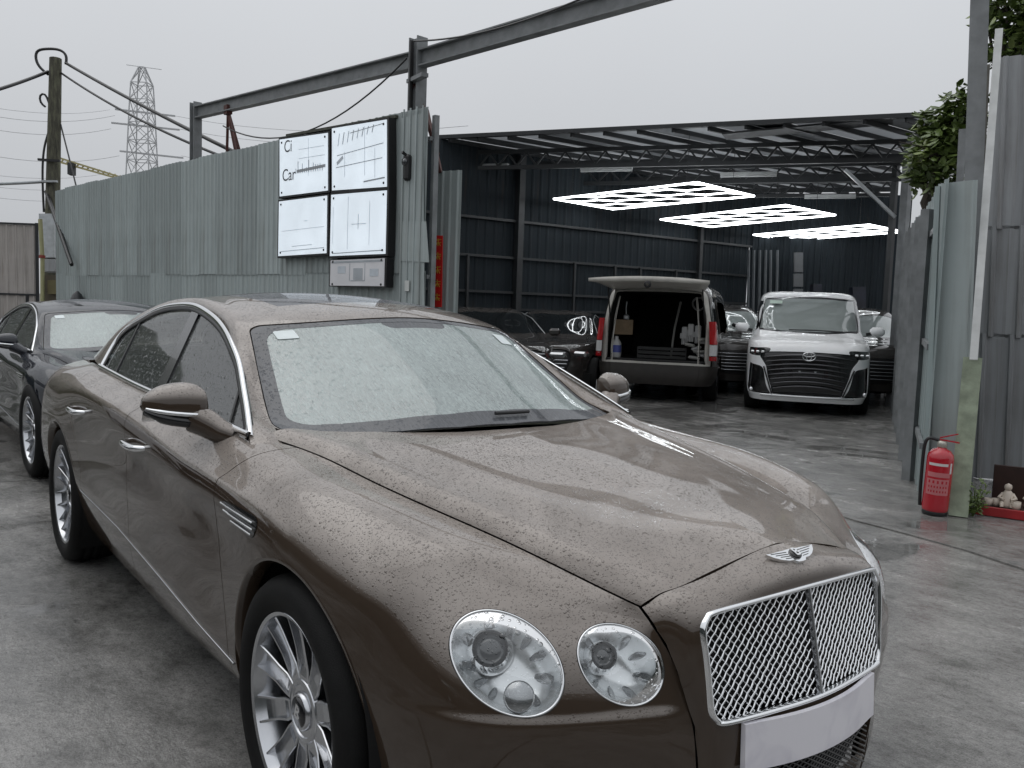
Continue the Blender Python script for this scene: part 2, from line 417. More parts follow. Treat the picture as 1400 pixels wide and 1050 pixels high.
J1 = (gnd(1180,713), gnd(1400,780)); J2 = (gnd(1200,1000), gnd(1400,890))
def slabs():
    "yard surface poured in bays; joints and cracks are open gaps"
    rnd = random.Random(4)
    e = nrm((J1[1]-J1[0])*[1,1,0])[:2]; f = np.array([-e[1],e[0]]); o = J1[0][:2]
    lines_f = [(-14.0,0),(-7.6,0),(-3.3,0),(0.0,1),(5.2,0),(10.5,0),(17.,0)]         # offsets along f
    k = 0
    def wob(a, s, amp): return amp*(math.sin(a*1.7+s)+.6*math.sin(a*4.1+2*s)+.35*math.sin(a*11.3+3*s))
    es = [-24,-15.5,-8.6,-2.95,2.9,8.4,14.5,24]; fs = [-22,-11.2,-4.4,0,4.9,10.2,16,26]; wide={3:.024}
    mb_all=[]
    for i in range(len(es)-1):
        for j in range(len(fs)-1):
            P=[]; g=.010
            def pt(a,b,sa,sb,ia,ib):
                return o+e*(a+sa*g+wob(b,ia,.018))+f*(b+sb*wide.get(ib,g)+wob(a,ib+9,.030))
            for q in np.linspace(0,1,14,endpoint=False): a=es[i]+(es[i+1]-es[i])*q; P.append(pt(a,fs[j],1 if q==0 else 0,1,i,j))
            for q in np.linspace(0,1,14,endpoint=False): b=fs[j]+(fs[j+1]-fs[j])*q; P.append(pt(es[i+1],b,-1,1 if q==0 else 0,i+1,j))
            for q in np.linspace(1,0,14,endpoint=False): a=es[i]+(es[i+1]-es[i])*q; P.append(pt(a,fs[j+1],-1 if q==1 else 0,-1,i,j+1))
            for q in np.linspace(1,0,14,endpoint=False): b=fs[j]+(fs[j+1]-fs[j])*q; P.append(pt(es[i],b,1,-1 if q==1 else 0,i,j))
            m=MB(); n=len(P); V=[(p[0],p[1],0.0) for p in P]+[(p[0],p[1],-.011) for p in P]
            m.add(V,[tuple(range(n))]+[(q,q+n,(q+1)%n+n,(q+1)%n) for q in range(n)])
            m.build('concrete_bay', CONC, ground)
slabs()
# ------------------------------------------------------------------ corrugated fence, gantry, shed, walls
def sheet_mesh(name, w, h, pitch=.152, depth=.022, prof=((0,0),(.30,0),(.42,1),(.58,1),(.70,0)), mat=None, wob=0.0, seed=0):
    "ribbed metal sheet standing in the xz plane, ribs towards -y, thickness 2 mm"
    xs=[];ys=[]; n=int(round(w/pitch)); p=w/n
    for i in range(n):
        for (a,b) in prof: xs.append((i+a)*p); ys.append(-b*depth)
    xs.append(w); ys.append(0.0); V=[];F=[]; m=len(xs); rn=random.Random(seed); NZ=5 if wob else 1; ph=[rn.uniform(0,6) for _ in range(4)]
    for t in (0,.003):
        for k in range(NZ+1):
            z=h*k/NZ
            for x,y in zip(xs,ys): V.append((x,y+t+wob*(math.sin(z*2.1+ph[0]+x)+math.sin(x*3+ph[1])*.7)*.5,z))
    L=(NZ+1)*m
    for k in range(NZ):
        for i in range(m-1):
            a=k*m+i; F.append((a,a+1,a+m+1,a+m)); F.append((L+a,L+a+m,L+a+m+1,L+a+1))
    for i in range(m-1): a=NZ*m+i; F.append((a,a+1,L+a+1,L+a))
    for k in range(NZ):
        a=k*m; F.append((a,a+m,L+a+m,L+a)); a=k*m+m-1; F.append((a,L+a,L+a+m,a+m))
    me=bpy.data.meshes.new(name); me.from_pydata(V,[],F); me.materials.append(mat); me.update(); return me
def sheet_mat(name, col, rough=.45, streak=.35, metal=.0, grime=(.10,.09,.07), spec=.35):
    t=NT(name); c=t.coord('Object'); oi=t.node('ShaderNodeObjectInfo')
    v=t.math('MULTIPLY_ADD', oi.outputs['Random'], .26, .87)
    st=t.noise(t.coord('Object',(14,14,.7)),1.0,6,.6); n=t.noise(c,2.4,6,.6)
    base=t.mix(t.math('MULTIPLY',t.ramp(st,[(.45,0),(.75,1)]),streak), col, grime)
    base=t.mix(t.math('MULTIPLY',t.ramp(n,[(.4,0),(.8,1)]),.25), base, tuple(min(1,x*1.5) for x in col))
    sc=t.node('ShaderNodeVectorMath'); sc.operation='SCALE'; t.ln(base,sc.inputs[0]); t.ln(v,sc.inputs['Scale'])
    rs=t.ramp(t.noise(t.coord('Object',(5,5,.35)),1.3,6,.7),[(.57,0.0),(.70,1.0)]); rb=t.mix(t.math('MULTIPLY',rs,.45*streak), sc.outputs[0], (.11,.062,.035))
    t.set(Specular_IOR_Level=spec, Base_Color=rb, Roughness=t.ramp(n,[(.3,rough*.75),(.7,min(1,rough*1.25))]), Metallic=metal)
    t.set(Normal=t.bump(t.noise(c,22,4),.12,.006)); return t.m
GREEN = sheet_mat('green_grey_sheet',(.36,.405,.402),.42)
DARKS = sheet_mat('dark_sheet',(.024,.030,.035),.6,.3,0,(.02,.02,.02),.08)
GREYS = sheet_mat('weathered_grey_sheet',(.31,.32,.33),.5,.55,0,(.09,.075,.06))
BEIGE = sheet_mat('beige_sheet',(.36,.335,.315),.5,.5)
PALEG = sheet_mat('pale_green_sheet',(.27,.32,.32),.4,.35)
STEEL = simple('painted_grey_steel',(.20,.21,.215),.5,0,.25,5,.15,40)
DSTEEL = simple('dark_steel',(.022,.024,.026),.5,0,.2,5)
RSTEEL = simple('red_oxide_steel',(.085,.028,.022),.6,0,.3,8)
GALV = simple('galvanised',(.42,.44,.45),.38,.6,.15,9)
def fence_frame(A,B):
    d=nrm((B-A)*[1,1,0]); return d, math.atan2(d[1],d[0]), np.linalg.norm((B-A)[:2])
def onplane(px,py,P0,n):
    d=CF+CR*(px-700)/FPX-CU*(py-525)/FPX; return CAM+d*(np.dot(P0-CAM,n)/np.dot(d,n))
A=col_at(75,22.1); B=col_at(574,11.5)
fd,frz,flen=fence_frame(A,B)                      # runs left end -> right end; ribs face the yard
fn=np.array([fd[1],-fd[0],0.])
if np.dot(fn,CAM-A)<0: fn=-fn
fence=empty('corrugated_fence',A); tag(fence,'long grey green corrugated metal fence behind the cars, left of the shed','fence')
nP=int(flen/.76)+1; w_=flen/nP
me_u=sheet_mesh('fence_sheet',w_+.035,2.12,mat=GREEN); me_l=sheet_mesh('fence_sheet',w_+.035,1.90,mat=GREEN)
rnd=random.Random(2)
for i in range(nP):
    for me,z0,off in ((me_l,0.0,.012),(me_u,1.86,0.0)):
        o=link('fence_sheet',me,fence); o.location=tuple(fd*(i*w_)+np.array([0,0,z0+rnd.uniform(-.022,.022)])-fn*off*1.0+fn*rnd.uniform(-.008,.008)); o.rotation_euler=(0,0,frz)
for z in (.5,1.82,3.6):
    mb=MB(); mb.bar(-fn*.09+np.array([0,0,z]),fd*flen-fn*.09+np.array([0,0,z]),.05,.05); mb.build('fence_rail',STEEL,fence)
for k in range(6):
    mb=MB(); p=fd*(flen*k/5)-fn*.15; mb.bar(p,p+np.array([0,0,3.9]),.07,.07,(1,0,0)); mb.build('fence_post',STEEL,fence)
# trim cap over the sign end
mb=MB(); a=onplane(395,186,A,fn)+fn*.03; b=onplane(545,160,A,fn)+fn*.03; mb.bar(a-A,b-A,.05,.04); mb.build('top_capping',simple('mossy_cap',(.075,.078,.062),.8,0,.4,14),fence)
# flat end sheet right of the sign with patch, and short returns beyond it
def quad_sheet(name,pts,mat,parent=None,depth=.004,out=.0,P0=A,n=fn):
    P=[onplane(x,y,P0,n)+n*out for x,y in pts]; o=P[0]; ux=nrm(P[1]-P[0]) ; uy=nrm(np.cross(n,ux)); poly=[(np.dot(p-o,ux),np.dot(p-o,uy)) for p in P]
    area=sum(poly[i][0]*poly[(i+1)%len(poly)][1]-poly[(i+1)%len(poly)][0]*poly[i][1] for i in range(len(poly)))
    if area<0: poly=poly[::-1]
    m=MB(); base=np.zeros(3) if parent is None else Rv(parent.location)
    m.prism(poly,o-base,ux,uy,depth); return m.build(name,mat,parent)
quad_sheet('end_sheet',[(548,420),(583,420),(581,155),(552,162)],GREEN,fence,.003,.035)
quad_sheet('patch_sheet',[(550,357),(590,359),(586,303),(551,303)],GREEN,fence,.003,.043)
for k in range(4):
    mb=MB(); p=onplane(553+k*8.5,300,A,fn)+fn*.045; mb.bar((p*[1,1,0])-A+np.array([0,0,.1]),(p*[1,1,0])-A+np.array([0,0,4.0]),.018,.016,fn); mb.build('sheet_rib',GREEN,fence)
mb=MB(); p=onplane(561,391,A,fn)+fn*.055; mb.bar(p-A+np.array([0,0,-.07]),p-A+np.array([0,0,.07]),.09,.012,fn); mb.build('white_notice',simple('notice_white',(.6,.62,.6),.6),fence)
# return sheets (the open gate leaf) right of the fence end
G0=col_at(583,12.2); G1=col_at(623,11.95); gd,grz,gl=fence_frame(G0,G1)
leaf=empty('gate_leaf',G0); tag(leaf,'short bent corrugated sheet with red banner at the fence end','gate')
me=sheet_mesh('leaf_sheet',gl*.5,3.27,.13,.025,mat=GREEN,wob=.012,seed=3)
for k in range(2):
    o=link('leaf_sheet',me,leaf); o.location=tuple(gd*gl*.5*k); o.rotation_euler=(0,0,grz)
# red banner with gold characters
RED=simple('red_banner',(.55,.012,.010),.45,0,.1); GOLD=simple('gold_print',(.62,.36,.05),.4,.3)
gn=np.array([gd[1],-gd[0],0.]); gn = gn if np.dot(gn,CAM-G0)>0 else -gn
ban=empty('red_banner',G0); tag(ban,'narrow vertical red banner with gold characters on the gate sheet','banner')
def bpt(px,py): return onplane(px,py,G0+gn*.16,gn)
bl,br,tr,tl=bpt(591,420),bpt(603.5,420),bpt(605,322),bpt(593,322)
mb=MB(); mb.add([p-G0 for p in (bl,br,tr,tl)]+[p-G0-gn*.012 for p in (bl,br,tr,tl)],[(0,1,2,3),(7,6,5,4),(0,4,5,1),(1,5,6,2),(2,6,7,3),(3,7,4,0)]); mb.build('banner_sheet',RED,ban)
hgt=np.linalg.norm(tl-bl); cu_=nrm(tl-bl); cr_=nrm(br-bl); wd=np.linalg.norm(br-bl)
for k in range(5):
    c=bl+cr_*wd*.5+cu_*hgt*(.9-.19*k)-G0+gn*.004; s=wd*.34; rr=random.Random(k); mb=MB()
    for q in range(2): mb.bar(c+cu_*s*(.6-.75*q)-cr_*s,c+cu_*s*(.6-.75*q+rr.uniform(-.2,.2))+cr_*s,s*.22,.003,gn)
    mb.bar(c+cu_*s,c-cu_*s*.9,s*.22,.004,gn); mb.bar(c-cr_*s*.1,c-cr_*s*.8-cu_*s*.9,s*.2,.005,gn); mb.bar(c+cr_*s*.1,c+cr_*s*.8-cu_*s*.9,s*.2,.0055,gn)
    tag(mb.build('gold_character',GOLD,ban),kind='stuff')
# ---- sign light boxes
def sign(pts, label, marks, frame_w=.03, mat=None, txt=None, dark_side=False, emis=.16):
    P=[onplane(x,y,A,fn)+fn*.14 for x,y in pts]        # TL TR BR BL
    s=empty('sign_board',tuple(P[3])); tag(s,label,'sign','sign boards on the corrugated fence'); o=P[3]
    ux=nrm(P[2]-P[3]); uz=nrm(P[0]-P[3]); W=np.linalg.norm(P[2]-P[3]); H=np.linalg.norm(P[0]-P[3])
    def pan(nm,a,b,m,d0,d1):
        q=MB(); 
        V=[]
        for d in (d0,d1):
            for (u,v) in ((a[0],a[1]),(b[0],a[1]),(b[0],b[1]),(a[0],b[1])):
                top=(P[0]-o)*(1-u)+(P[1]-o)*u; bot=(P[2]-o)*u; V.append(bot*(1-v)+top*v+fn*d)
        q.add(V,[(3,2,1,0),(4,5,6,7),(0,1,5,4),(1,2,6,5),(2,3,7,6),(3,0,4,7)])
        ob=q.build(nm,m,s); bm=bmesh.new(); bm.from_mesh(ob.data); bmesh.ops.recalc_face_normals(bm,faces=bm.faces); bm.to_mesh(ob.data); bm.free(); return ob
    pan('box_case',(-.03,-.035),(1.03,1.03),SIGNK,-.12,.0)
    pan('sign_face',(0.0,0.0),(1.0,1.0),mat,.002,.010)
    for (u,v) in ((.05,.06),(.95,.06),(.95,.94),(.05,.94)):
        q=MB(); q.lathe([(.018,.0),(.016,.008),(.0005,.010)],((P[2]-o)*u*(1-v)+((P[0]-o)*(1-u)+(P[1]-o)*u)*v + fn*.010),fn,10); q.build('fixing_bolt',SIGNK,s)
    for (u0,v0,u1,v1,wm,mt) in marks:
        f=lambda u,v: (P[2]-o)*u*(1-v)+((P[0]-o)*(1-u)+(P[1]-o)*u)*v+fn*.0125
        q=MB(); q.bar(f(u0,v0),f(u1,v1),wm,.002,fn); q.build('printed_line',mt,s)
    if txt:
        for (body,u,v,size) in txt:
            cu=bpy.data.curves.new('lettering','FONT'); cu.body=body; cu.size=size; cu.extrude=.001
            ob=bpy.data.objects.new('t',cu); COL.objects.link(ob); dg=bpy.context.evaluated_depsgraph_get(); me=bpy.data.meshes.new_from_object(ob.evaluated_get(dg)); bpy.data.objects.remove(ob)
            me.materials.clear(); me.materials.append(INK); l=link('lettering',me,s)
            q=(P[2]-o)*u*(1-v)+((P[0]-o)*(1-u)+(P[1]-o)*u)*v+fn*.0125; ex=ux; ez=np.cross(fn,ex); R=Matrix([[*ex],[*ez],[*fn]]).transposed()
            l.matrix_local=Matrix.Translation(q)@R.to_4x4()
    return s
SIGNK=simple('sign_black',(.012,.012,.013),.5); INK=simple('grey_ink',(.06,.065,.07),.6); FAINT=simple('faint_print',(.58,.63,.68),.6)
def lit(name,col,e):
    t=NT(name); c=t.coord('Object'); n=t.noise(c,2.5,4,.5,.6); r=t.ramp(n,[(.3,tuple(x*.88 for x in col)),(.7,col)]); t.set(Base_Color=r,Emission_Color=r,Emission_Strength=e,Roughness=.35); return t.m
FACE=lit('lit_sign_face',(.80,.88,.95),.52); DULL=lit('dull_glow_face',(.70,.70,.72),.05); MID=simple('mid_print',(.40,.43,.46),.6)  # the dull face is no lamp; a faint glow is added to brighten it
rnd=random.Random(8)
m1=[(.42,.62,.95,.63,.006,FAINT),(.42,.78,.93,.79,.006,FAINT),(.62,.3,.62,.95,.006,FAINT),(.38,.40,.96,.44,.045,MID)]
m1+=[(.36+k*.045,.36,.36+k*.045,.36+rnd.uniform(.05,.22),.014,MID) for k in range(13)]
sign([(394,193),(460,184),(460,262),(394,270)],'upper left lit white sign board with smudged lettering reading Car',m1,mat=FACE,txt=[('Car',.06,.26,.26),('Ci',.10,.76,.26)])
m2=[(.12+.09*k,.70+.02*k,.12+.09*k+.03,.90+.008*k,.016,MID if k%2 else FAINT) for k in range(8)]+[(.10,.55,.95,.66,.010,MID),(.08,.36,.93,.44,.010,MID),(.35,.88,.95,.95,.010,MID),(.62,.2,.62,.95,.007,FAINT),(.8,.15,.8,.6,.007,FAINT),(.25,.2,.25,.6,.007,FAINT),(.10,.42,.22,.52,.05,FAINT),(.6,.10,.97,.14,.02,MID)]
sign([(466,178),(541,166),(541,257),(466,262)],'upper right lit white sign board with ruled rows of smudged print',m2,mat=FACE)
m3=[(.08,.45,.95,.47,.006,FAINT),(.30,.16,.72,.17,.008,FAINT),(.06,.08,.96,.10,.01,FAINT),(.55,.60,.62,.60,.008,FAINT)]
sign([(393,277),(459,269),(458,347),(392,351)],'lower left lit white sign board, nearly blank',m3,mat=FACE)
m4=[(.33,.1,.33,.95,.007,FAINT),(.72,.15,.72,.85,.007,FAINT),(.52,.42,.52,.66,.010,MID),(.40,.50,.66,.50,.008,FAINT),(.05,.04,.97,.06,.012,MID),(.05,.2,.05,.8,.006,FAINT)]
sign([(465,268),(541,262),(539,348),(463,351)],'lower right lit white sign board with faint vertical lines',m4,mat=FACE)
m5=[(.15,.62,.30,.62,.10,FAINT),(.45,.45,.62,.45,.16,MID),(.75,.5,.9,.5,.10,FAINT),(.40,.2,.66,.2,.012,MID),(.38,.2,.38,.85,.012,MID),(.66,.2,.66,.85,.012,MID),(.02,.92,.98,.92,.03,MID)]
sign([(464,357),(538,354),(537,392),(463,391)],'dull sign panel with faint added glow hanging below the lower right sign board',m5,mat=DULL)
# small black camera on the end sheet
p=onplane(562,228,A,fn)+fn*.05; wl_=empty('security_lamp',tuple(p)); tag(wl_,'small black floodlight bracketed to the end sheet of the fence','lamp')
mb=MB(); mb.box((0,0,-.02),(.11,.11,.34),None,.03); mb.build('lamp_body',TRIM,wl_); mb=MB(); mb.bar((0,0,.12),fn*.10+np.array([0,0,.17]),.03,.03); mb.build('bracket',TRIM,wl_); mb=MB(); mb.lathe([(.05,0),(.045,.02),(.0005,.03)],fn*.055+np.array([0,0,.05]),fn,14); mb.build('lens',PROJ,wl_)
# ---- steel gantry in line with the fence
H=5.02; gp=-fn*.35
gan=empty('steel_gantry',tuple(A)); tag(gan,'long grey steel beam on two posts running above the fence','gantry')
pA=onplane(256,300,A,fn)*[1,1,0]-fn*.16; pB=onplane(553,300,A,fn)*[1,1,0]-fn*.16; far=pB+nrm(pB-pA)*6.5
def ibeam(a,b,w,h,name,mat,par,up=(0,0,1)):
    a=Rv(a)-Rv(par.location); b=Rv(b)-Rv(par.location); u=nrm(up); m=MB()
    m.bar(a+u*h/2,b+u*h/2,w,.018,up); m.bar(a-u*h/2,b-u*h/2,w,.018,up); m.bar(a,b,.014,h-.02,up); return m.build(name,mat,par)
ex=nrm(pB-pA)
ibeam(pA+np.array([0,0,0]),pA+np.array([0,0,H+.05]),.16,.16,'post',STEEL,gan,ex); ibeam(pB,pB+np.array([0,0,H-.06]),.17,.17,'post',STEEL,gan,ex)
ibeam(pA+ex*.09+np.array([0,0,H-.14]),pB-ex*.09+np.array([0,0,H-.34]),.14,.20,'beam',STEEL,gan); ibeam(pB+ex*.09+np.array([0,0,H-.34]),far+np.array([0,0,H-.34]),.14,.20,'beam',STEEL,gan)
Ao=Rv(A)
for (c,sx) in ((pA+ex*1.3,.0),(pB-ex*.05,.2)):
    for k,(dx,dn) in enumerate(((-.30,.12),(.30,.12),(.02,.4))):
        m=MB(); top=c+np.array([0,0,H-.28-1.6*sx]); foot=c+ex*dx*(1.0+.6*sx)-fn*dn+np.array([0,0,3.5]); m.bar(top-Ao,foot-Ao,.045,.045); m.build('brace',RSTEEL,gan)
m=MB(); m.box(pA+ex*1.3-Ao+np.array([0,0,H-.26]),(.16,.1,.16)); m.build('clamp',RSTEEL,gan)
m=MB(); q=pB+np.array([0,0,H-.62])-Ao; m.bar(q-ex*.1+fn*.05,q+ex*.35+fn*.15,.10,.05); m.build('floodlight_arm',STEEL,gan)
m=MB(); m.bar(pB+fn*.11-Ao+np.array([0,0,H-1.2]),pB+fn*.11-Ao+np.array([0,0,H-.12]),.05,.03); m.build('conduit',TRIM,gan)
m=MB(); a=at(583,150,11.9); b=at(602,236,11.9); m.bar(a-Ao,b-Ao,.055,.05); m.build('brace',RSTEEL,gan)
def cable(name,a,b,sag,r,label,n=20,mat=None,group='overhead cables'):
    a,b=Rv(a),Rv(b); P=[a+(b-a)*t-np.array([0,0,sag*4*t*(1-t)]) for t in np.linspace(0,1,n)]; m=MB(); m.tube([p-a for p in P],r,5); o=m.build(name,mat or TRIM); o.location=tuple(a)
    if label: tag(o,label,'cable',group)
    return o
cable('hanging_cable',at(305,172,15.5),at(556,80,11.6),.55,.012,'thin slack cable hanging below the gantry beam')
cable('hanging_cable',at(566,56,11.4),at(800,-4,8.4),.10,.012,'cable clipped along the gantry beam right of its post')
# ---- timber pole with wires
PD=23.0; pb=col_at(66,PD); ptop=at(76,80,PD)
pole=empty('timber_pole',tuple(pb)); tag(pole,'mossy timber utility pole at the far left with looped wires','pole')
MOSS=NT('mossy_timber'); c=MOSS.coord('Object',(6,6,1.2)); MOSS.set(Base_Color=MOSS.ramp(MOSS.noise(c,2.5,6,.65),[(.3,(.030,.030,.024)),(.5,(.085,.082,.060)),(.7,(.155,.16,.105))]),Roughness=.9)
m=MB(); m.tube([(0,0,0),tuple((ptop-pb)*.5),tuple(ptop-pb)],[.20,.18,.15],12); m.build('shaft',MOSS.m,pole)
lp=[at(x,y,PD)-pb for x,y in ((66,102),(52,88),(50,72),(62,67),(80,68),(90,76),(90,88))]
m=MB(); m.tube(spline(np.linspace(0,1,7),np.array(lp),np.linspace(0,1,30)),.035,6); m.build('wire_loop',TRIM,pole)
lp=[at(x,y,PD)-pb for x,y in ((62,146),(56,140),(55,131),(61,129),(66,138),(61,200),(60,290))]
m=MB(); m.tube(spline(np.array([0,.05,.1,.15,.2,.6,1.]),np.array(lp),np.linspace(0,1,40)),.028,6); m.build('conduit_wire',TRIM,pole)
m=MB(); m.bar(at(58,248,PD-.2)-pb,at(78,248,PD-.2)-pb,.10,.05); m.build('cross_arm',GALV,pole); m=MB(); m.bar(at(52,218,PD-.2)-pb,at(82,220,PD-.2)-pb,.06,.06); m.build('cross_arm',TRIM,pole)
cable('overhead_cable',at(90,86,PD),at(338,216,15.6),.05,.040,'thick black cable from the pole top to the gantry brace')
cable('overhead_cable',at(84,100,PD),at(330,224,15.8),.15,.028,'thinner black cable below the thick one, from the pole to the fence')
cable('overhead_cable',at(66,98,PD),at(-60,138,20),.05,.045,'black cable leaving the pole top to the left edge')
cable('overhead_cable',at(62,248,PD),at(-60,252,22),.02,.045,'pale horizontal cable left of the pole',mat=GALV)
cable('stay_wire',at(83,170,PD),at(106,262,PD-1),0,.02,'thin stay wire slanting down right of the pole')
cable('stay_wire',at(63,262,PD),at(98,362,PD-2.5),0,.05,'thick black stay slanting from the pole to the fence foot')
# meter cabinet, pipe and clutter at the pole foot
cb=empty('meter_cabinet',tuple(col_at(68,22.4))); tag(cb,'grey sheet clad meter cabinet at the foot of the timber pole','cabinet'); cb0=Rv(cb.location)
def slab(par,p0,p1,D,thick,name,mat,base):
    (x0,y0),(x1,y1)=p0,p1; P=[at(x0,y1,D),at(x1,y1,D),at(x1,y0,D),at(x0,y0,D)]; o=P[0]; ux=nrm(P[1]-P[0]); uy=nrm(P[3]-P[0]); W=np.linalg.norm(P[1]-P[0]); Hh=np.linalg.norm(P[3]-P[0])
    m=MB(); m.prism([(0,0),(W,0),(W,Hh),(0,Hh)],o-base,ux,uy,thick); return m.build(name,mat,par)
slab(cb,(53,292),(74,352),22.3,.35,'upper_box',GALV,cb0); slab(cb,(58,354),(75,371),22.3,.3,'lower_box',GREYS,cb0); slab(cb,(60,376),(88,425),22.1,.3,'timber_surround',simple('brown_board',(.10,.085,.06),.8),cb0); slab(cb,(65,383),(80,402),22.0,.05,'meter_panel',simple('ochre_panel',(.14,.12,.055),.6),cb0)
yp=empty('drain_pipe',tuple(col_at(57,21.9))); tag(yp,'yellowed plastic pipe running up beside the timber pole','pipe'); m=MB(); m.tube([at(58,425,21.9)-Rv(yp.location),at(58,352,21.9)-Rv(yp.location),at(55,300,21.9)-Rv(yp.location)],.05,10); m.build('pipe',simple('yellowed_plastic',(.33,.32,.17),.6),yp); m=MB(); m.tube([at(57.5,353,21.9)-Rv(yp.location),at(57.7,349,21.9)-Rv(yp.location)],.075,10); m.build('red_collar',simple('red_collar',(.25,.04,.03),.6),yp)
bgp=col_at(104,20.5); m=MB(); m.lathe([(.02,.0),(.34,.05),(.42,.35),(.36,.8),(.22,1.15),(.10,1.42),(.02,1.5)],(0,0,0),(0,0,1),14); rb=m.build('rubbish_bag',simple('black_plastic',(.02,.021,.024),.35,0,.3,6,.8,7)); rb.location=tuple(bgp); tag(rb,'full black plastic sack standing at the left foot of the fence','bag')
# beige fence at far left
L0=col_at(-190,25); L1=col_at(51,25.2); bd_,brz,bl_=fence_frame(L0,L1); bf=empty('beige_fence',tuple(L0)); tag(bf,'beige ribbed metal fence at the far left edge','fence'); n_=int(bl_/1.0); me=sheet_mesh('beige_sheet',bl_/n_,1.95,.24,.03,mat=BEIGE); me2=sheet_mesh('beige_sheet',bl_/n_,1.35,.24,.03,mat=BEIGE)
for i in range(n_):
    for mm,z in ((me2,0),(me,1.38)):
        o=link('beige_sheet',mm,bf); o.location=tuple(bd_*i*bl_/n_+np.array([0,0,z])); o.rotation_euler=(0,0,brz)
for z in (1.36,3.36): m=MB(); m.bar(np.array([0,0,z])-0,bd_*bl_+np.array([0,0,z]),.10,.05); m.build('fence_rail',DSTEEL,bf)
for u in (.995,.935): m=MB(); m.bar(bd_*bl_*u+np.array([0,0,0]),bd_*bl_*u+np.array([0,0,3.4 if u>.95 else 1.35]),.08,.08,(1,0,0)); m.build('fence_post',DSTEEL,bf)
# ---- pylon
PYL=simple('hazed_steel',(.50,.51,.52),.6,.0); PZ=230.0  # steel grey made paler to stand in for distance haze
py=empty('pylon',tuple(col_at(193,PZ))); tag(py,'distant lattice electricity pylon above the fence','pylon'); b0=Rv(py.location)
f2=nrm(CF*[1,1,0]); r2=np.array([f2[1],-f2[0],0]); ztop=at(193,100,PZ)[2]
zs=[0,12,22,30,36,41,45.5,ztop*.86,ztop*.93,ztop]; hw=lambda z: np.interp(z,[0,30,50,ztop*.97,ztop],[4.6,3.0,2.3,1.9,.6])
def leg(m,a,b,t=.26): m.bar(a,b,t,t)
lv=[np.array([0,0,0])+np.array([0,0,z]) for z in zs]
for sx,sy in ((1,1),(1,-1),(-1,-1),(-1,1)):
    m=MB(); leg_pts=[r2*sx*hw(z)+f2*sy*hw(z)+np.array([0,0,z]) for z in zs]; m.tube(leg_pts,.17,4,smooth=False); m.build('leg',PYL,py)
for i in range(len(zs)-1):
    m=MB(); c=[(1,1),(1,-1),(-1,-1),(-1,1)]
    for q in range(4):
        (a,b),(c2,d2)=c[q],c[(q+1)%4]; P=lambda s,t,z: r2*s*hw(z)+f2*t*hw(z)+np.array([0,0,z])
        m.bar(P(a,b,zs[i]),P(c2,d2,zs[i+1]),.16,.16); m.bar(P(c2,d2,zs[i]),P(a,b,zs[i+1]),.16,.16); m.bar(P(a,b,zs[i+1]),P(c2,d2,zs[i+1]),.18,.18)
    tag(m.build('bracing',PYL,py),kind='stuff')
for (yy,xl,xr) in ((156,157,237),(174,152,243),(211,163,248)):
    zz=at(193,yy,PZ)[2]; m=MB(); a=r2*((xl-193)/FPX*PZ)+np.array([0,0,zz]); b=r2*((xr-193)/FPX*PZ)+np.array([0,0,zz-1.2]); m.bar(a,b,.45,.4); m.build('cross_arm',PYL,py)
m=MB(); m.bar(r2*(-4)+np.array([0,0,ztop+.5]),r2*5+np.array([0,0,ztop-.4]),.12,.12); m.build('top_bar',PYL,py)
k=0
for (yy,xl,xr) in ((156,157,237),(174,152,243),(211,163,248)):
    for (x0,x1,dy,gname) in ((xl,-80,-6,'left'),(xr,640,24,'right')):
        cable('power_line',at(x0,yy+2,PZ),at(x1,yy-8+dy,PZ*.8),2.5,.06,['top','middle','lowest'][k]+' distant power line leaving the pylon to the '+gname,12,PYL,'distant power lines')
    k+=1
for i,(y0,y1) in enumerate(((138,150),(232,236),(262,268),(248,252))):
    cable('power_line',at(-60,y0,150),at(150,y1,PZ),1.5,.045,['highest faint power line at the left edge','third faint power line above the pole foot','lowest faint power line at the left edge','second lowest faint power line at the left edge'][i],12,PYL,'distant power lines')
cr=empty('crane_jib',tuple(at(85,224,120))); tag(cr,'distant pale yellow crane jib between pole and pylon','crane'); c0=Rv(cr.location); CRY=simple('crane_yellow',(.45,.40,.20),.6)
for dz in (0,.9): m=MB(); m.bar(at(83,222,120)-c0+np.array([0,0,dz*.6]),at(165,245,120)-c0+np.array([0,0,dz*.3]),.25,.25); m.build('jib_chord',CRY,cr)
for t in np.linspace(0,.95,12): m=MB(); a=at(83,222,120)*(1-t)+at(165,245,120)*t-c0; b=at(83,222,120)*(1-t-.05)+at(165,245,120)*(t+.05)-c0; m.bar(a,b+np.array([0,0,.5]),.15,.15); m.build('jib_lattice',CRY,cr)
slab(cr,(92,222),(99,238),119,1.0,'counterweight',DSTEEL,c0)
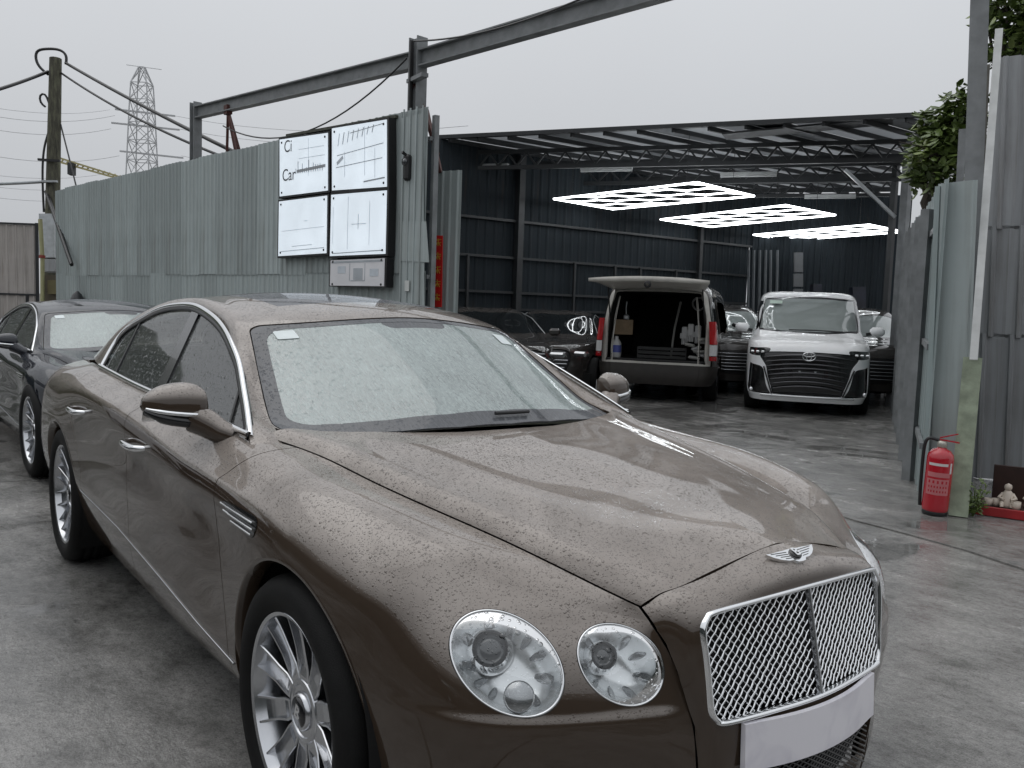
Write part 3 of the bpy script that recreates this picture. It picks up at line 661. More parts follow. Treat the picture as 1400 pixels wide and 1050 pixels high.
# ------------------------------------------------------------------ open shed
SZ=4.60
FL=col_at(585,17.0); FR=col_at(1243,13.8); BL=col_at(1015,22.4); BR=col_at(1196,22.0)
th=math.radians(53); e2=f2*math.cos(th)+r2*math.sin(th); e1=f2*math.cos(th-math.pi/2)+r2*math.sin(th-math.pi/2)
shed=empty('open_shed',tuple(FL)); tag(shed,'dark open fronted metal shed with trussed flat roof','shed'); s0=Rv(FL)
def roof_mat():
    t=NT('roof_sheet'); c=t.coord('Object'); n=t.noise(c,1.5,5)
    oi=t.node('ShaderNodeObjectInfo'); df=t.node('ShaderNodeBsdfDiffuse'); tr=t.node('ShaderNodeBsdfTranslucent'); 
    t.ln(t.ramp(n,[(.3,(.17,.18,.19)),(.7,(.26,.27,.28))]),df.inputs['Color']); tr.inputs['Color'].default_value=(.45,.47,.5,1)
    mx=t.node('ShaderNodeMixShader'); mx.inputs[0].default_value=.0; t.ln(df.outputs[0],mx.inputs[1]); t.ln(tr.outputs[0],mx.inputs[2]); t.ln(mx.outputs[0],t.out.inputs['Surface']); return t.m
ROOF=roof_mat(); SKYL=NT('skylight_sheet'); 
_d=SKYL.node('ShaderNodeBsdfDiffuse'); _d.inputs['Color'].default_value=(.3,.31,.32,1); _t=SKYL.node('ShaderNodeBsdfTranslucent'); _t.inputs['Color'].default_value=(.42,.44,.46,1); _m=SKYL.node('ShaderNodeMixShader'); _m.inputs[0].default_value=.24; SKYL.ln(_d.outputs[0],_m.inputs[1]).ln(_t.outputs[0],_m.inputs[2]).ln(_m.outputs[0],SKYL.out.inputs['Surface'])
def hit(p,d,a,b):
    "t along p+t*d where it meets line a-b"
    n=np.array([-(b-a)[1],(b-a)[0],0]); return np.dot(a-p,n)/np.dot(d,n)
NPUR=14; pur=[]
for k in range(NPUR):
    s=(k+.5)/NPUR; p=FL+(FR-FL)*s; ts=[t for t in (hit(p,e2,FR,BR),hit(p,e2,BL,BR)) if t>.05]; t=min(ts) if ts else .4; pur.append((p,p+e2*t))
for k,(p,q) in enumerate(pur):
    m=MB(); z=np.array([0,0,SZ-.03]); m.bar(p-s0+z,q-s0+z,.05,.075); m.build('purlin',DSTEEL,shed)
for k in range(NPUR+1):      # roof sheets between the purlins
    a0=pur[k-1][0] if k>0 else FL; a1=pur[k][0] if k<NPUR else FR; b0_=pur[k-1][1] if k>0 else FL+e2*hit(FL,e2,BL,BR); b1_=pur[k][1] if k<NPUR else FR
    if k==0: b0_=BL
    zz=np.array([0,0,SZ+.0+.004*(k%2)]); up=np.array([0,0,.02]); V=[v-s0+zz for v in (a0,a1,b1_,b0_)]; V+=[v+up for v in V]; m=MB(); m.add(V[4:],[(0,1,2,3)]); o=m.build('roof_sheet',SKYL.m if k%3!=1 else ROOF,shed)
    bm=bmesh.new(); bm.from_mesh(o.data); bmesh.ops.recalc_face_normals(bm,faces=bm.faces); bm.to_mesh(o.data); bm.free()
m=MB(); z=np.array([0,0,SZ+.03]); m.bar(FL-s0+z,FR-s0+z,.10,.07); m.build('eaves_strip',DSTEEL,shed)
m=MB(); a=at(990,188,15.0); b=at(1240,168,13.9); m.bar(a-s0+np.array([0,0,.02]),b-s0+np.array([0,0,.06]),.5,.03); m.build('front_flashing',DSTEEL,shed)
def truss(P,Q,n,zt,zb,nm='truss'):
    for (nm2,zz) in (('truss_top_chord',zt),('truss_bottom_chord',zb)):
        m=MB(); m.bar(P-s0+np.array([0,0,zz]),Q-s0+np.array([0,0,zz]),.07,.075); m.build(nm2,DSTEEL,shed)
    for i in range(n):
        a=P+(Q-P)*i/n; b=P+(Q-P)*(i+.5)/n; c=P+(Q-P)*(i+1)/n; z1=np.array([0,0,zb+.03]); z2=np.array([0,0,zt-.03])
        for (u,v) in ((a+z1,b+z2),(b+z2,c+z1)): m=MB(); m.bar(u-s0,v-s0,.032,.032); m.build('truss_web',DSTEEL,shed)
T0=col_at(598,17.7); T1=col_at(1221,15.0)
truss(T0,T1,22,SZ-.14,SZ-.44)
wallt=lambda P: P
for off in (2.2,4.4):
    p=T0+nrm(BL-FL)*off*1.25; d=nrm(T1-T0); q=p+d*hit(p,d,FR,BR); truss(p,q,14,SZ-.14,SZ-.44)
for off in (1.1,3.3,5.3):
    p=T0+nrm(BL-FL)*off*1.25; d=nrm(T1-T0); q=p+d*hit(p,d,FR,BR); m=MB(); m.bar(p-s0+np.array([0,0,SZ-.2]),q-s0+np.array([0,0,SZ-.2]),.06,.10); m.build('rafter',DSTEEL,shed)
# columns
def lean(px0,y0,px1,y1,D): return at(px0,y0,D),at(px1,y1,D)
for (c,w) in ((T1,.13),(col_at(1205,17.2),.10)):
    m=MB(); m.bar(c-s0,c-s0+np.array([0,0,SZ-.15]),w,w,(1,0,0)); m.build('column',STEEL if w>.12 else DSTEEL,shed)
m=MB(); m.bar(at(1155,232,15.1)-s0,at(1224,297,15.0)-s0,.07,.05); m.build('knee_brace',GALV,shed)
m=MB(); m.bar(T0-s0,T0-s0+np.array([0,0,SZ-.1]),.12,.12,(1,0,0)); m.build('column',DSTEEL,shed)
# left inner wall, in sheets, with rails and posts
W0=col_at(560,16.6); W1=BL; wd_,wrz,wl2=fence_frame(W0,W1); n_=11; wn=np.array([wd_[1],-wd_[0],0]); wn = wn if np.dot(wn,CAM-W0)>0 else -wn
me=sheet_mesh('wall_sheet',wl2/n_,1.42,.2,.02,mat=DARKS); me2=sheet_mesh('wall_sheet',wl2/n_,3.25,.2,.016,mat=DARKS)
for i in range(n_):
    for mm,z,off in ((me2,0,.02),(me,3.18,0)):
        o=link('wall_sheet',mm,shed); o.location=tuple(W0-s0+wd_*i*wl2/n_+np.array([0,0,z])-wn*off); o.rotation_euler=(0,0,wrz)
for z in (1.42,1.76,2.46,3.2): m=MB(); m.bar(W0-s0+wn*.06+np.array([0,0,z]),W1-s0+wn*.06+np.array([0,0,z]),.05,.05); m.build('wall_rail',DSTEEL,shed)
for u,w in ((.12,.05),(.245,.14),(.40,.05),(.52,.05),(.60,.05),(.72,.05),(.80,.10)):
    p=W0+(W1-W0)*u+wn*.10; m=MB(); m.bar(p-s0,p-s0+np.array([0,0,2.46 if w<.06 else SZ-.1]),w,w,(1,0,0)); m.build('wall_post',DSTEEL,shed)
# back wall and hanging strips
d3_,rz3,l3=fence_frame(BL,BR+nrm(BR-BL)*.6); n_=5; me=sheet_mesh('back_sheet',l3/n_,SZ-.05,.16,.03,mat=DARKS)
for i in range(n_): o=link('back_sheet',me,shed); o.location=tuple(BL-s0+d3_*i*l3/n_); o.rotation_euler=(0,0,rz3)
for k,px in enumerate((1024,1031,1039,1047,1054,1063)):
    m=MB(); m.bar(at(px,342,21.5)-s0,at(px-1.5,430,21.5)-s0,.035,.05,(1,0,0)); m.build('wall_lath',simple('grey_lath',(.13,.14,.15),.6) if k==0 else bpy.data.materials['grey_lath'],shed)
for (x0,y0,x1,y1,mt) in ((1086,345,1098,372,'g'),(1085,374,1098,392,'g'),(1085,395,1098,425,'g')):
    p=slab(shed,(x0,y0),(x1,y1),21.4,.05,'wall_notice',simple('faded_notice',(.10,.105,.11),.6) if 'faded_notice' not in bpy.data.materials else bpy.data.materials['faded_notice'],s0)
for (x0,y0,x1,y1) in ((1112,388,1124,422),(1166,392,1184,425)):
    slab(shed,(x0,y0),(x1,y1),21.0,.25,'shelf_sack',simple('dark_blue_sack',(.006,.008,.017),.6,0,.4,5) if 'dark_blue_sack' not in bpy.data.materials else bpy.data.materials['dark_blue_sack'],s0)
# tube lamps that are off
for i,(x,y,D) in enumerate(((646,226.5,17.3),(794,231,16.8),(985,238,16.2),(1100,268,18.3))):
    a=at(x,y,D); b=a+nrm(T1-T0)*1.0*(.75 if i==0 else 1); m=MB(); m.bar(a-a,b-a,.09,.05); t_=empty('tube_lamp',tuple(a)); m.build('batten',simple('batten_white',(.42,.43,.43),.5) if i==0 else bpy.data.materials['batten_white'],t_); m=MB(); m.tube([np.array([0,0,-.045]),b-a+np.array([0,0,-.045])],.016,8); m.build('tube',bpy.data.materials['batten_white'],t_)
    tag(t_,['unlit tube lamp nearest the left end of the front truss','unlit tube lamp left of centre under the front truss','unlit tube lamp right of centre under the front truss','unlit tube lamp behind the knee brace, deeper in the shed'][i],'lamp','unlit tube lamps under the shed roof')
# lit honeycomb lights
LED=emit('led_white',(.93,.97,1.0),7.0)
def honey(corners, D_z, label):
    P=[]
    for (x,y) in corners:
        d=CF+CR*(x-700)/FPX-CU*(y-525)/FPX; P.append(CAM+d*(D_z-CAM[2])/d[2])
    O=P[0]; L=(P[3]-P[0]+P[2]-P[1])/2; Wd=(P[1]-P[0]+P[2]-P[3])/2     # left, bottom, right, top
    root=empty('honeycomb_light',tuple(O)); tag(root,label,'lamp','lit honeycomb ceiling lights in the shed')
    f=lambda a,b: L*a+Wd*b
    fr=[f(0,0),f(1,0),f(1,1),f(0,1)]; r=.017
    for i in range(4): m=MB(); m.tube([fr[i],fr[(i+1)%4]],r*1.1,6); m.build('frame_tube',LED,root)
    nx,ny=5,3; hx=1/(nx*1.0); seen=set()
    def hexpts(cx,cy,sx,sy): return [(cx-sx,cy),(cx-sx*.5,cy-sy),(cx+sx*.5,cy-sy),(cx+sx,cy),(cx+sx*.5,cy+sy),(cx-sx*.5,cy+sy)]
    sx=1/ (nx*1.5+.5)*1.0; sy=1/(2*ny+0.)
    for i in range(nx):
        for j in range(ny+1):
            cx=sx*(1+1.5*i); cy=sy*(1+2*j) if i%2==0 else sy*2*j
            h=hexpts(cx,cy,sx,sy)
            for q in range(6):
                a,b=h[q],h[(q+1)%6]; mid=(round((a[0]+b[0])/2,3),round((a[1]+b[1])/2,3))
                if mid in seen or not(-.001<=mid[0]<=1.001 and .01<mid[1]<.99): continue
                seen.add(mid)
                a=(min(1,max(0,a[0])),min(1,max(0,a[1]))); b=(min(1,max(0,b[0])),min(1,max(0,b[1])))
                m=MB(); m.tube([f(*a),f(*b)],r*.85,6); m.build('hexagon_tube',LED,root)
    for (a,b) in ((.1,.1),(.9,.1),(.9,.9),(.1,.9)):
        m=MB(); m.tube([f(a,b),f(a,b)+np.array([0,0,SZ-D_z-.1])],.006,4); m.build('hanger',TRIM,root)
honey([(757,272),(845,287),(1031,268),(962,251)],3.62,'nearest and largest lit honeycomb ceiling light')
honey([(903,300),(972,311),(1142,294),(1075,282)],3.50,'middle one of the three lit honeycomb ceiling lights')
honey([(1030,321),(1082,330),(1236,317),(1190,309)],3.45,'farthest and smallest lit honeycomb ceiling light')
# small work lamps on the wall post
wk=empty('work_lamp',tuple(at(708,252,17.8))); tag(wk,'small lit work lamp high on the dark shed wall','lamp'); m=MB(); m.box((0,0,0),(.10,.10,.12),None,.02); m.build('lamp_head',emit('lamp_glow',(1,1,1),2.5),wk); m=MB(); m.box((-.05,-.03,-.22),(.07,.07,.05)); m.build('lamp_bracket',bpy.data.materials['batten_white'],wk)
# right side wall of the shed: sheets with rails, receding
R0=col_at(1231,14.8); R1=col_at(1277,6.75); rd_,rrz,rl=fence_frame(R0,R1); rn=np.array([rd_[1],-rd_[0],0]); rn = rn if np.dot(rn,CAM-R0)>0 else -rn
sidew=empty('side_fence',tuple(R0)); tag(sidew,'pale green sheet fence along the right side of the shed','fence'); n_=7; me=sheet_mesh('side_sheet',rl/n_,1.0,.33,.02,mat=PALEG)
for i in range(n_):
    h=2.95-.40*i/(n_-1); o=link('side_sheet',me,sidew); o.location=tuple(rd_*i*rl/n_+rn*(.01*(i%2))); o.scale=(1,1,h); o.rotation_euler=(0,0,rrz)
    m=MB(); p=rd_*i*rl/n_+rn*.08; m.bar(p,p+np.array([0,0,h-.1]),.08,.08,(1,0,0)); m.build('fence_post',STEEL,sidew)
for z in (.45,1.25,2.2): m=MB(); m.bar(rn*.035+np.array([0,0,z+.25]),rd_*rl*.97+rn*.035+np.array([0,0,z]),.03,.05); m.build('fence_rail',STEEL,sidew)
# near end panel, post
N0=at(1266,690,6.95)*[1,1,0]; N1=at(1318,700,6.75)*[1,1,0]; nd_,nrz,nl=fence_frame(N0,N1); endp=empty('end_panel',tuple(N0)); tag(endp,'smooth grey green sheet panel behind the fire extinguisher','panel')
me=sheet_mesh('panel_sheet',nl,2.52,.30,.012,prof=((0,0),(.06,0),(.10,1),(.9,1),(.94,0)),mat=GREEN,wob=.006); o=link('panel_sheet',me,endp); o.rotation_euler=(0,math.radians(-2.0),nrz)
m=MB(); m.bar(np.array([0,0,0.]),np.array([0,0,2.5])-nd_*.085,.04,.04,(1,0,0)); m.build('edge_angle',PALEG,endp)
def leanbar(name,p0,p1,D0,D1,w,d,mat,label,cat,group=None,bev=0):
    a=at(*p0,D0); b=at(*p1,D1); e=empty(name,tuple(a)); m=MB(); m.bar(a-a,b-a,w,d,(CAM-a)*[1,1,0],bev); m.build('bar',mat,e); tag(e,label,cat,group); return e
leanbar('tall_post',(1316,705),(1341,-40),6.9,7.0,.135,.10,STEEL,'tall square grey steel post rising past the top of the picture','post')
leanbar('timber_post',(1326,500),(1347,90),7.05,7.25,.07,.05,simple('weathered_wood',(.13,.125,.11),.85,0,.35,9),'rough weathered timber batten strapped to the tall steel post','post')
leanbar('concrete_post',(1310,706),(1330,490),6.6,6.7,.13,.10,simple('algae_concrete',(.27,.31,.23),.85,0,.35,7,.4,40),'pale green stained concrete post beside the fire extinguisher','post')
leanbar('white_batten',(1331,492),(1366,40),6.55,6.8,.055,.03,simple('white_batten_paint',(.62,.63,.62),.5,0,.15,6),'long leaning white batten on the right fence','batten')
leanbar('grey_stub_post',(1308,330),(1316,178),7.6,7.7,.06,.06,STEEL,'short grey post stub behind the end panel','post')
# right corrugated wall
Q0=at(1322,640,8.3)*[1,1,0]; Q1=at(1520,640,7.7)*[1,1,0]; qd,qrz,ql=fence_frame(Q0,Q1); rw_=empty('right_fence',tuple(Q0)); tag(rw_,'weathered grey ribbed metal fence at the right edge','fence'); n_=5
for z,h,mm in ((0,1.36,0),(1.33,1.02,1),(2.32,1.55,2)):
    me=sheet_mesh('ribbed_sheet',ql/n_,h,.30,.03,prof=((0,0),(.34,0),(.40,1),(.52,1),(.58,0)),mat=GREYS)
    for i in range(n_): o=link('ribbed_sheet',me,rw_); o.location=tuple(qd*i*ql/n_+np.array([0,0,z])); o.rotation_euler=(0,math.radians(-2.0),qrz)
m=MB(); m.bar(qd*.0+np.array([0,0,1.3])+f2*.08,qd*ql+np.array([0,0,1.3])+f2*.08,.05,.05); m.build('fence_rail',STEEL,rw_)
# ------------------------------------------------------------------ brown saloon car (right half is modelled, left half mirrored)
# ---- control nets (x forward, w outward, z up)
def sec(x, rows): return [(x, w, z) for (w, z) in rows]
SIDE = [
 # rear centre, rear corner
 [(-4.30,0,.26),(-4.33,0,.34),(-4.36,0,.45),(-4.36,0,.55),(-4.35,0,.68),(-4.32,0,.80),(-4.28,0,.90),(-4.25,0,.96),(-4.22,0,1.0),(-4.16,0,1.025)],
 [(-4.24,.40,.26),(-4.28,.42,.34),(-4.32,.43,.45),(-4.32,.43,.55),(-4.31,.43,.68),(-4.28,.42,.80),(-4.24,.41,.90),(-4.21,.40,.96),(-4.18,.40,1.0),(-4.12,.38,1.025)],
 [(-4.08,.70,.25),(-4.14,.74,.33),(-4.18,.77,.45),(-4.19,.78,.55),(-4.18,.77,.69),(-4.15,.75,.81),(-4.11,.72,.90),(-4.08,.69,.955),(-4.05,.66,.99),(-4.00,.60,1.02)],
 sec(-3.85,[(.76,.22),(.85,.30),(.905,.43),(.925,.55),(.925,.70),(.91,.83),(.88,.915),(.84,.97),(.79,1.005),(.69,1.035)]),
 sec(-3.50,[(.78,.20),(.87,.28),(.94,.45),(.96,.55),(.967,.70),(.96,.84),(.93,.94),(.89,.995),(.83,1.025),(.73,1.05)]),
 sec(-3.10,[(.79,.18),(.88,.26),(.952,.475),(.970,.56),(.980,.70),(.975,.84),(.945,.955),(.905,1.01),(.855,1.04),(.775,1.065)]),
 sec(-2.60,[(.80,.17),(.885,.24),(.950,.476),(.956,.55),(.963,.68),(.966,.83),(.948,.975),(.910,1.015),(.868,1.040),(.806,1.056)]),
 sec(-2.00,[(.80,.17),(.89,.235),(.947,.458),(.951,.54),(.958,.67),(.960,.82),(.949,.960),(.915,.998),(.873,1.024),(.820,1.036)]),
 sec(-1.20,[(.80,.17),(.89,.23),(.947,.412),(.950,.51),(.957,.65),(.958,.79),(.953,.915),(.920,.967),(.882,1.002),(.832,1.020)]),
 sec(-.75,[(.80,.17),(.89,.24),(.946,.375),(.949,.48),(.955,.63),(.956,.78),(.953,.890),(.920,.948),(.880,.988),(.834,1.008)]),
 sec(-.50,[(.80,.17),(.89,.25),(.944,.358),(.948,.46),(.955,.61),(.956,.77),(.952,.880),(.918,.940),(.870,.978),(.770,.999)]),
 sec(-.28,[(.80,.17),(.89,.25),(.944,.35),(.957,.46),(.966,.61),(.966,.76),(.953,.872),(.913,.930),(.858,.966),(.705,.972)]),
 sec(0.0,[(.80,.17),(.88,.25),(.944,.35),(.964,.46),(.972,.61),(.970,.76),(.948,.862),(.904,.918),(.842,.950),(.652,.932)]),
 sec(.22,[(.79,.17),(.87,.25),(.925,.35),(.945,.46),(.955,.60),(.950,.74),(.923,.832),(.874,.888),(.805,.922),(.605,.900)]),
 sec(.40,[(.77,.17),(.84,.25),(.895,.35),(.912,.46),(.916,.585),(.905,.705),(.874,.795),(.820,.852),(.752,.884),(.555,.869)]),
 [(.54,.76,.17),(.56,.80,.25),(.57,.82,.35),(.582,.832,.46),(.582,.836,.575),(.552,.822,.68),(.508,.783,.77),(.483,.735,.824),(.485,.668,.848),(.535,.515,.841)],
 [(.63,.69,.17),(.66,.715,.25),(.668,.722,.35),(.684,.732,.46),(.680,.735,.575),(.640,.722,.68),(.592,.684,.76),(.570,.632,.800),(.578,.572,.820),(.612,.488,.821)],
 [(.71,.58,.17),(.74,.60,.25),(.742,.600,.35),(.756,.606,.46),(.752,.612,.575),(.712,.608,.675),(.668,.574,.748),(.650,.536,.781),(.655,.498,.797),(.672,.457,.801)],
 [(.775,.46,.17),(.81,.475,.25),(.808,.470,.35),(.815,.476,.46),(.803,.483,.575),(.760,.490,.67),(.724,.472,.732),(.707,.456,.762),(.703,.443,.778),(.706,.437,.790)],
 [(.845,.34,.17),(.868,.345,.25),(.872,.352,.37),(.866,.355,.46),(.848,.362,.56),(.812,.392,.68),(.782,.416,.737),(.762,.419,.757),(.748,.420,.769),(.735,.420,.779)],
]
HX = [-.62,-.53,-.33,-.12,.18,.418,.61,.675,.735]
HW = [.780,.761,.712,.675,.613,.549,.489,.455,.420]
HZ = [1.006,1.0,.979,.948,.905,.865,.822,.800,.779]
_hs = lambda xs: spline(np.array(HX), np.stack([HW,HZ],1), np.clip(xs,-.62,.735))
SG = net(SIDE, 440, 130, smooth=14)
# the wing edge follows the bonnet shut line exactly
_e = SG[:,-1].copy(); _m = (_e[:,0]>-.53)&(_e[:,0]<.75); _t = _e.copy(); _q = _hs(_e[:,0]); _t[:,1]=_q[:,0]+.0035; _t[:,2]=_q[:,1]
_ramp = np.clip((_e[:,0]+.53)/.10,0,1)*_m
for _k in range(14):
    _f = (1-_k/14)**2; SG[:,-1-_k] += (_t-_e)*(_f*_ramp)[:,None]
_ws = np.clip((SG[:,-1,0]-.50)/.14,0,1)*(SG[:,-1,0]<.76)
for _k in range(1,22):
    _l = SG[:,-1]*(1-_k/22)+SG[:,-23]*(_k/22); SG[:,-1-_k] += (_l-SG[:,-1-_k])*(_ws*.85)[:,None]
# swage line along the doors
_zc = np.interp(SG[...,0],[-2.6,-1.816,-1.359,-.89,-.529,-.282,-.119,-.039,.1],[.985,.975,.948,.905,.892,.885,.873,.850,.80])
_en = np.interp(SG[...,0],[-3.0,-2.3,-1.9,-.35,-.12,.02],[0,.7,1,1,.6,0]); _dz = SG[...,2]-_zc
SG[...,1] += _en*.015*np.where(_dz<0,np.exp(-(_dz/.11)**2),np.exp(-(_dz/.020)**2))*(SG[...,1]>.8)
# ledge under the headlamps
_st = np.clip((.585-SG[...,2])/.028,0,1); _st = _st*_st*(3-2*_st); _wx = np.clip((SG[...,0]-.42)/.16,0,1)*np.clip((SG[...,2]-.22)/.2,0,1)
_no = np.stack([SG[...,0]*0+.8, SG[...,1]*.8, SG[...,0]*0],-1); _no /= np.linalg.norm(_no,axis=-1,keepdims=True)
SG = SG + _no*(_st*_wx*.006*np.clip((SG[...,1]-.36)/.06,0,1))[...,None]
SG = SG*[1,-1,1]
SV, ST = grid_tris(SG)
if SV[np.argmin(SV[:,1]),4] > 0: SV, ST = grid_tris(SG, True)

def _i(xs, ys): return lambda q: np.interp(q, xs, ys)
# hood: x, half width of shut line, z of shut line, z of centre line
HCX = [-.62,-.35,-.1,.15,.37,.5,.65,.79]; HCZ = [1.052,1.030,1.006,.977,.949,.930,.908,.882]
def hood_grid(nx=150, ny=121):
    xs = np.linspace(-.60,.80,nx); G = np.zeros((nx,ny,3)); k = np.linspace(0,1,ny)
    wz = _hs(xs); zc = spline(np.array(HCX), np.array(HCZ)[:,None], np.clip(xs,-.6,.79))[:,0]
    for i,x in enumerate(xs):
        w, z = wz[i]; z = z if x<=.735 else z-(x-.735)*.4; w = w if x<=.735 else w-(x-.735)*.3
        t = np.clip((x+.6)/1.35,0,1); rise = .030+.012*t; C = zc[i]-z-rise   # crown from ridge to centre
        wr = w-.045
        ctl_y = np.array([0,.25*wr,.5*wr,.75*wr,.93*wr,wr+.008,w-.023,w-.010,w-.004])
        ctl_z = np.array([zc[i], zc[i]-.11*C-.002, zc[i]-.30*C-.002, zc[i]-.60*C, zc[i]-.88*C, z+rise*.90, z+rise*.60, z+rise*.20+.002, z+.001])
        tt = np.r_[0,np.cumsum(np.hypot(np.diff(ctl_y),np.diff(ctl_z)))]; tt/=tt[-1]
        q = spline(tt, np.stack([ctl_y,ctl_z],1), k); G[i,:,0]=x-.10*0; G[i,:,1]=-q[:,0]; G[i,:,2]=q[:,1]
    for _ in range(6):
        G[1:-1,1:-1] = .5*G[1:-1,1:-1]+.125*(G[:-2,1:-1]+G[2:,1:-1]+G[1:-1,:-2]+G[1:-1,2:])
    return G
HG = hood_grid(); HV, HT = grid_tris(HG)
if HV[len(HV)//2,5] < 0: HV, HT = grid_tris(HG, True)
# front edge of hood (x as function of |y|), windscreen-side edge
hood_front = lambda y: spline(np.array([0,.15,.25,.33,.385,.42,.47]),np.array([.792,.789,.783,.771,.754,.735,.700])[:,None],np.clip(np.atleast_1d(y),0,.47))[:,0]
cowl_edge = _i([0,.2,.4,.55,.66,.74,.80],[-.318,-.338,-.392,-.458,-.525,-.590,-.66])

# nose panel
NOSE = [  # rows from hood edge down; columns centre -> seam
 [(.792,0,.882),(.789,.15,.876),(.782,.285,.860),(.769,.348,.842),(.756,.382,.822),(.745,.407,.799),(.735,.420,.779)],
 [(.838,0,.866),(.832,.15,.859),(.819,.285,.844),(.803,.348,.826),(.788,.384,.805),(.772,.408,.779),(.762,.419,.757)],
 [(.874,0,.842),(.868,.15,.836),(.852,.275,.821),(.836,.340,.806),(.817,.377,.786),(.796,.403,.760),(.782,.416,.737)],
 [(.888,0,.808),(.882,.15,.803),(.868,.28,.792),(.856,.340,.782),(.838,.374,.762),(.815,.396,.735),(.800,.406,.712)],
 [(.916,0,.675),(.908,.15,.672),(.893,.28,.665),(.882,.335,.660),(.868,.364,.650),(.843,.384,.640),(.832,.389,.630)],
 [(.944,0,.546),(.930,.15,.545),(.908,.27,.542),(.898,.318,.540),(.886,.338,.538),(.866,.354,.535),(.855,.360,.53)],
 [(.950,0,.47),(.935,.15,.47),(.910,.26,.468),(.900,.31,.465),(.890,.33,.463),(.875,.346,.46),(.866,.355,.46)],
 [(.940,0,.37),(.926,.15,.37),(.905,.26,.37),(.896,.31,.37),(.888,.328,.37),(.878,.345,.37),(.872,.352,.37)],
 [(.905,0,.22),(.895,.15,.22),(.880,.26,.22),(.872,.31,.22),(.866,.325,.22),(.858,.342,.22),(.852,.348,.22)],
]
_n = np.array(NOSE,float)
for _k in range(6):
    _y = _n[0,_k,1]; _x = float(hood_front(_y)[0]); _d = (HV[:,0]-_x)**2+(HV[:,1]+_y)**2; _z = HV[np.argmin(_d),2]; _dz=_z-_n[0,_k,2]
    _n[0,_k,0]=_x; _n[0,_k,2]=_z; _n[1,_k,2]+=_dz*.6; _n[2,_k,2]+=_dz*.25
_nm = np.concatenate([(_n[:,:0:-1]*[1,-1,1]), _n],1)   # mirror to both sides
NG = net(_nm, 110, 201, smooth=5)
NV, NTt = grid_tris(NG)
if NV[len(NV)//2,3] < 0: NV, NTt = grid_tris(NG, True)
def nose_x(y, z):
    "x of the nose surface at (y,z) by nearest lookup"
    d = (NV[:,1]-y)**2+(NV[:,2]-z)**2; k = np.argsort(d)[:4]; w = 1/(d[k]+1e-9); return float((NV[k,0]*w).sum()/w.sum())
GRILLE = [(-.300,.790),(-.15,.799),(0,.803),(.15,.799),(.300,.790),(.335,.779),(.352,.755),(.351,.70),(.343,.62),(.336,.565),(.322,.546),(.295,.541),(.15,.543),(0,.545),(-.15,.543),(-.295,.541),(-.322,.546),(-.336,.565),(-.343,.62),(-.351,.70),(-.352,.755),(-.335,.779)]
def rounded(poly, n=6):
    P = np.array(poly,float); t=np.arange(len(P)+1); C = np.concatenate([P[-3:],P,P[:4]]); tt=np.arange(len(C))-3
    return spline(tt, C, np.linspace(0,len(P),len(P)*n,endpoint=False))
GRP = rounded(GRILLE)
LOWG = rounded([(-.30,.425),(-.15,.428),(0,.43),(.15,.428),(.30,.425),(.318,.40),(.31,.30),(.28,.275),(0,.27),(-.28,.275),(-.31,.30),(-.318,.40)])

# greenhouse: D = chrome line round the side windows, I = windscreen / roof edge, C = centre line
GH = [
 ((-.52,.855,.972),(-.49,.760,.972),(-.16,0,.985)),
 ((-.595,.838,1.010),(-.575,.742,1.010),(-.30,0,1.036)),
 ((-.739,.796,1.081),(-.735,.716,1.050),(-.445,0,1.108)),
 ((-.873,.760,1.141),(-.845,.694,1.110),(-.545,0,1.158)),
 ((-1.066,.710,1.224),(-.98,.664,1.192),(-.68,0,1.225)),
 ((-1.20,.684,1.270),(-1.085,.640,1.259),(-.86,0,1.311)),
 ((-1.35,.656,1.314),(-1.22,.610,1.337),(-1.05,0,1.392)),
 ((-1.53,.631,1.356),(-1.43,.572,1.393),(-1.28,0,1.440)),
 ((-1.72,.612,1.386),(-1.67,.545,1.426),(-1.56,0,1.470)),
 ((-1.95,.598,1.411),(-1.92,.530,1.440),(-1.86,0,1.486)),
 ((-2.20,.600,1.409),(-2.20,.530,1.436),(-2.18,0,1.487)),
 ((-2.44,.612,1.387),(-2.47,.540,1.414),(-2.48,0,1.472)),
 ((-2.70,.650,1.322),(-2.76,.565,1.364),(-2.78,0,1.432)),
 ((-2.87,.705,1.232),(-3.06,.615,1.278),(-3.10,0,1.347)),
 ((-2.84,.805,1.065),(-3.46,.700,1.090),(-3.58,0,1.140)),
]
def gh_grid():
    D,I,C = [np.array([c[k] for c in GH]) for k in range(3)]
    rows = []
    up = np.array([0,0,1.]); T = np.gradient((D+I)/2,axis=0); X = I-D; n = np.cross(X,T); n/=np.linalg.norm(n,axis=1,keepdims=True); n*=np.sign(n[:,1:2])  # outward
    b = np.interp(np.arange(15)-1,[0,3,6,9,11,13],[.008,.012,.018,.018,.02,.02])[:,None]
    rows.append(D); rows.append(D+X*.33+n*b*.9); rows.append(D+X*.68+n*b*.8); rows.append(I)
    for s in (.12,.3,.55,.8,1.0):
        q = I+(C-I)*s; e = s*s*(3-2*s)
        q[:,1] = I[:,1]*(1-s)
        a = 1-(1-s)**1.9              # crown: z rises fast near the edge, flat at the centre
        q[:,2] = I[:,2]+(C[:,2]-I[:,2])*a; q[:,0] = I[:,0]+(C[:,0]-I[:,0])*a
        rows.append(q)
    P = np.stack(rows,1)              # (14, rows, 3)
    L = P[:,:-1][:,::-1]*[1,-1,1]     # other side
    full = np.concatenate([P*[1,-1,1], L*[1,-1,1]*[1,1,1]],1)
    full[:,len(rows):,1] = np.abs(full[:,len(rows):,1])
    return net(full, 260, 241, smooth=5)
GG = gh_grid(); GV, GT = grid_tris(GG)
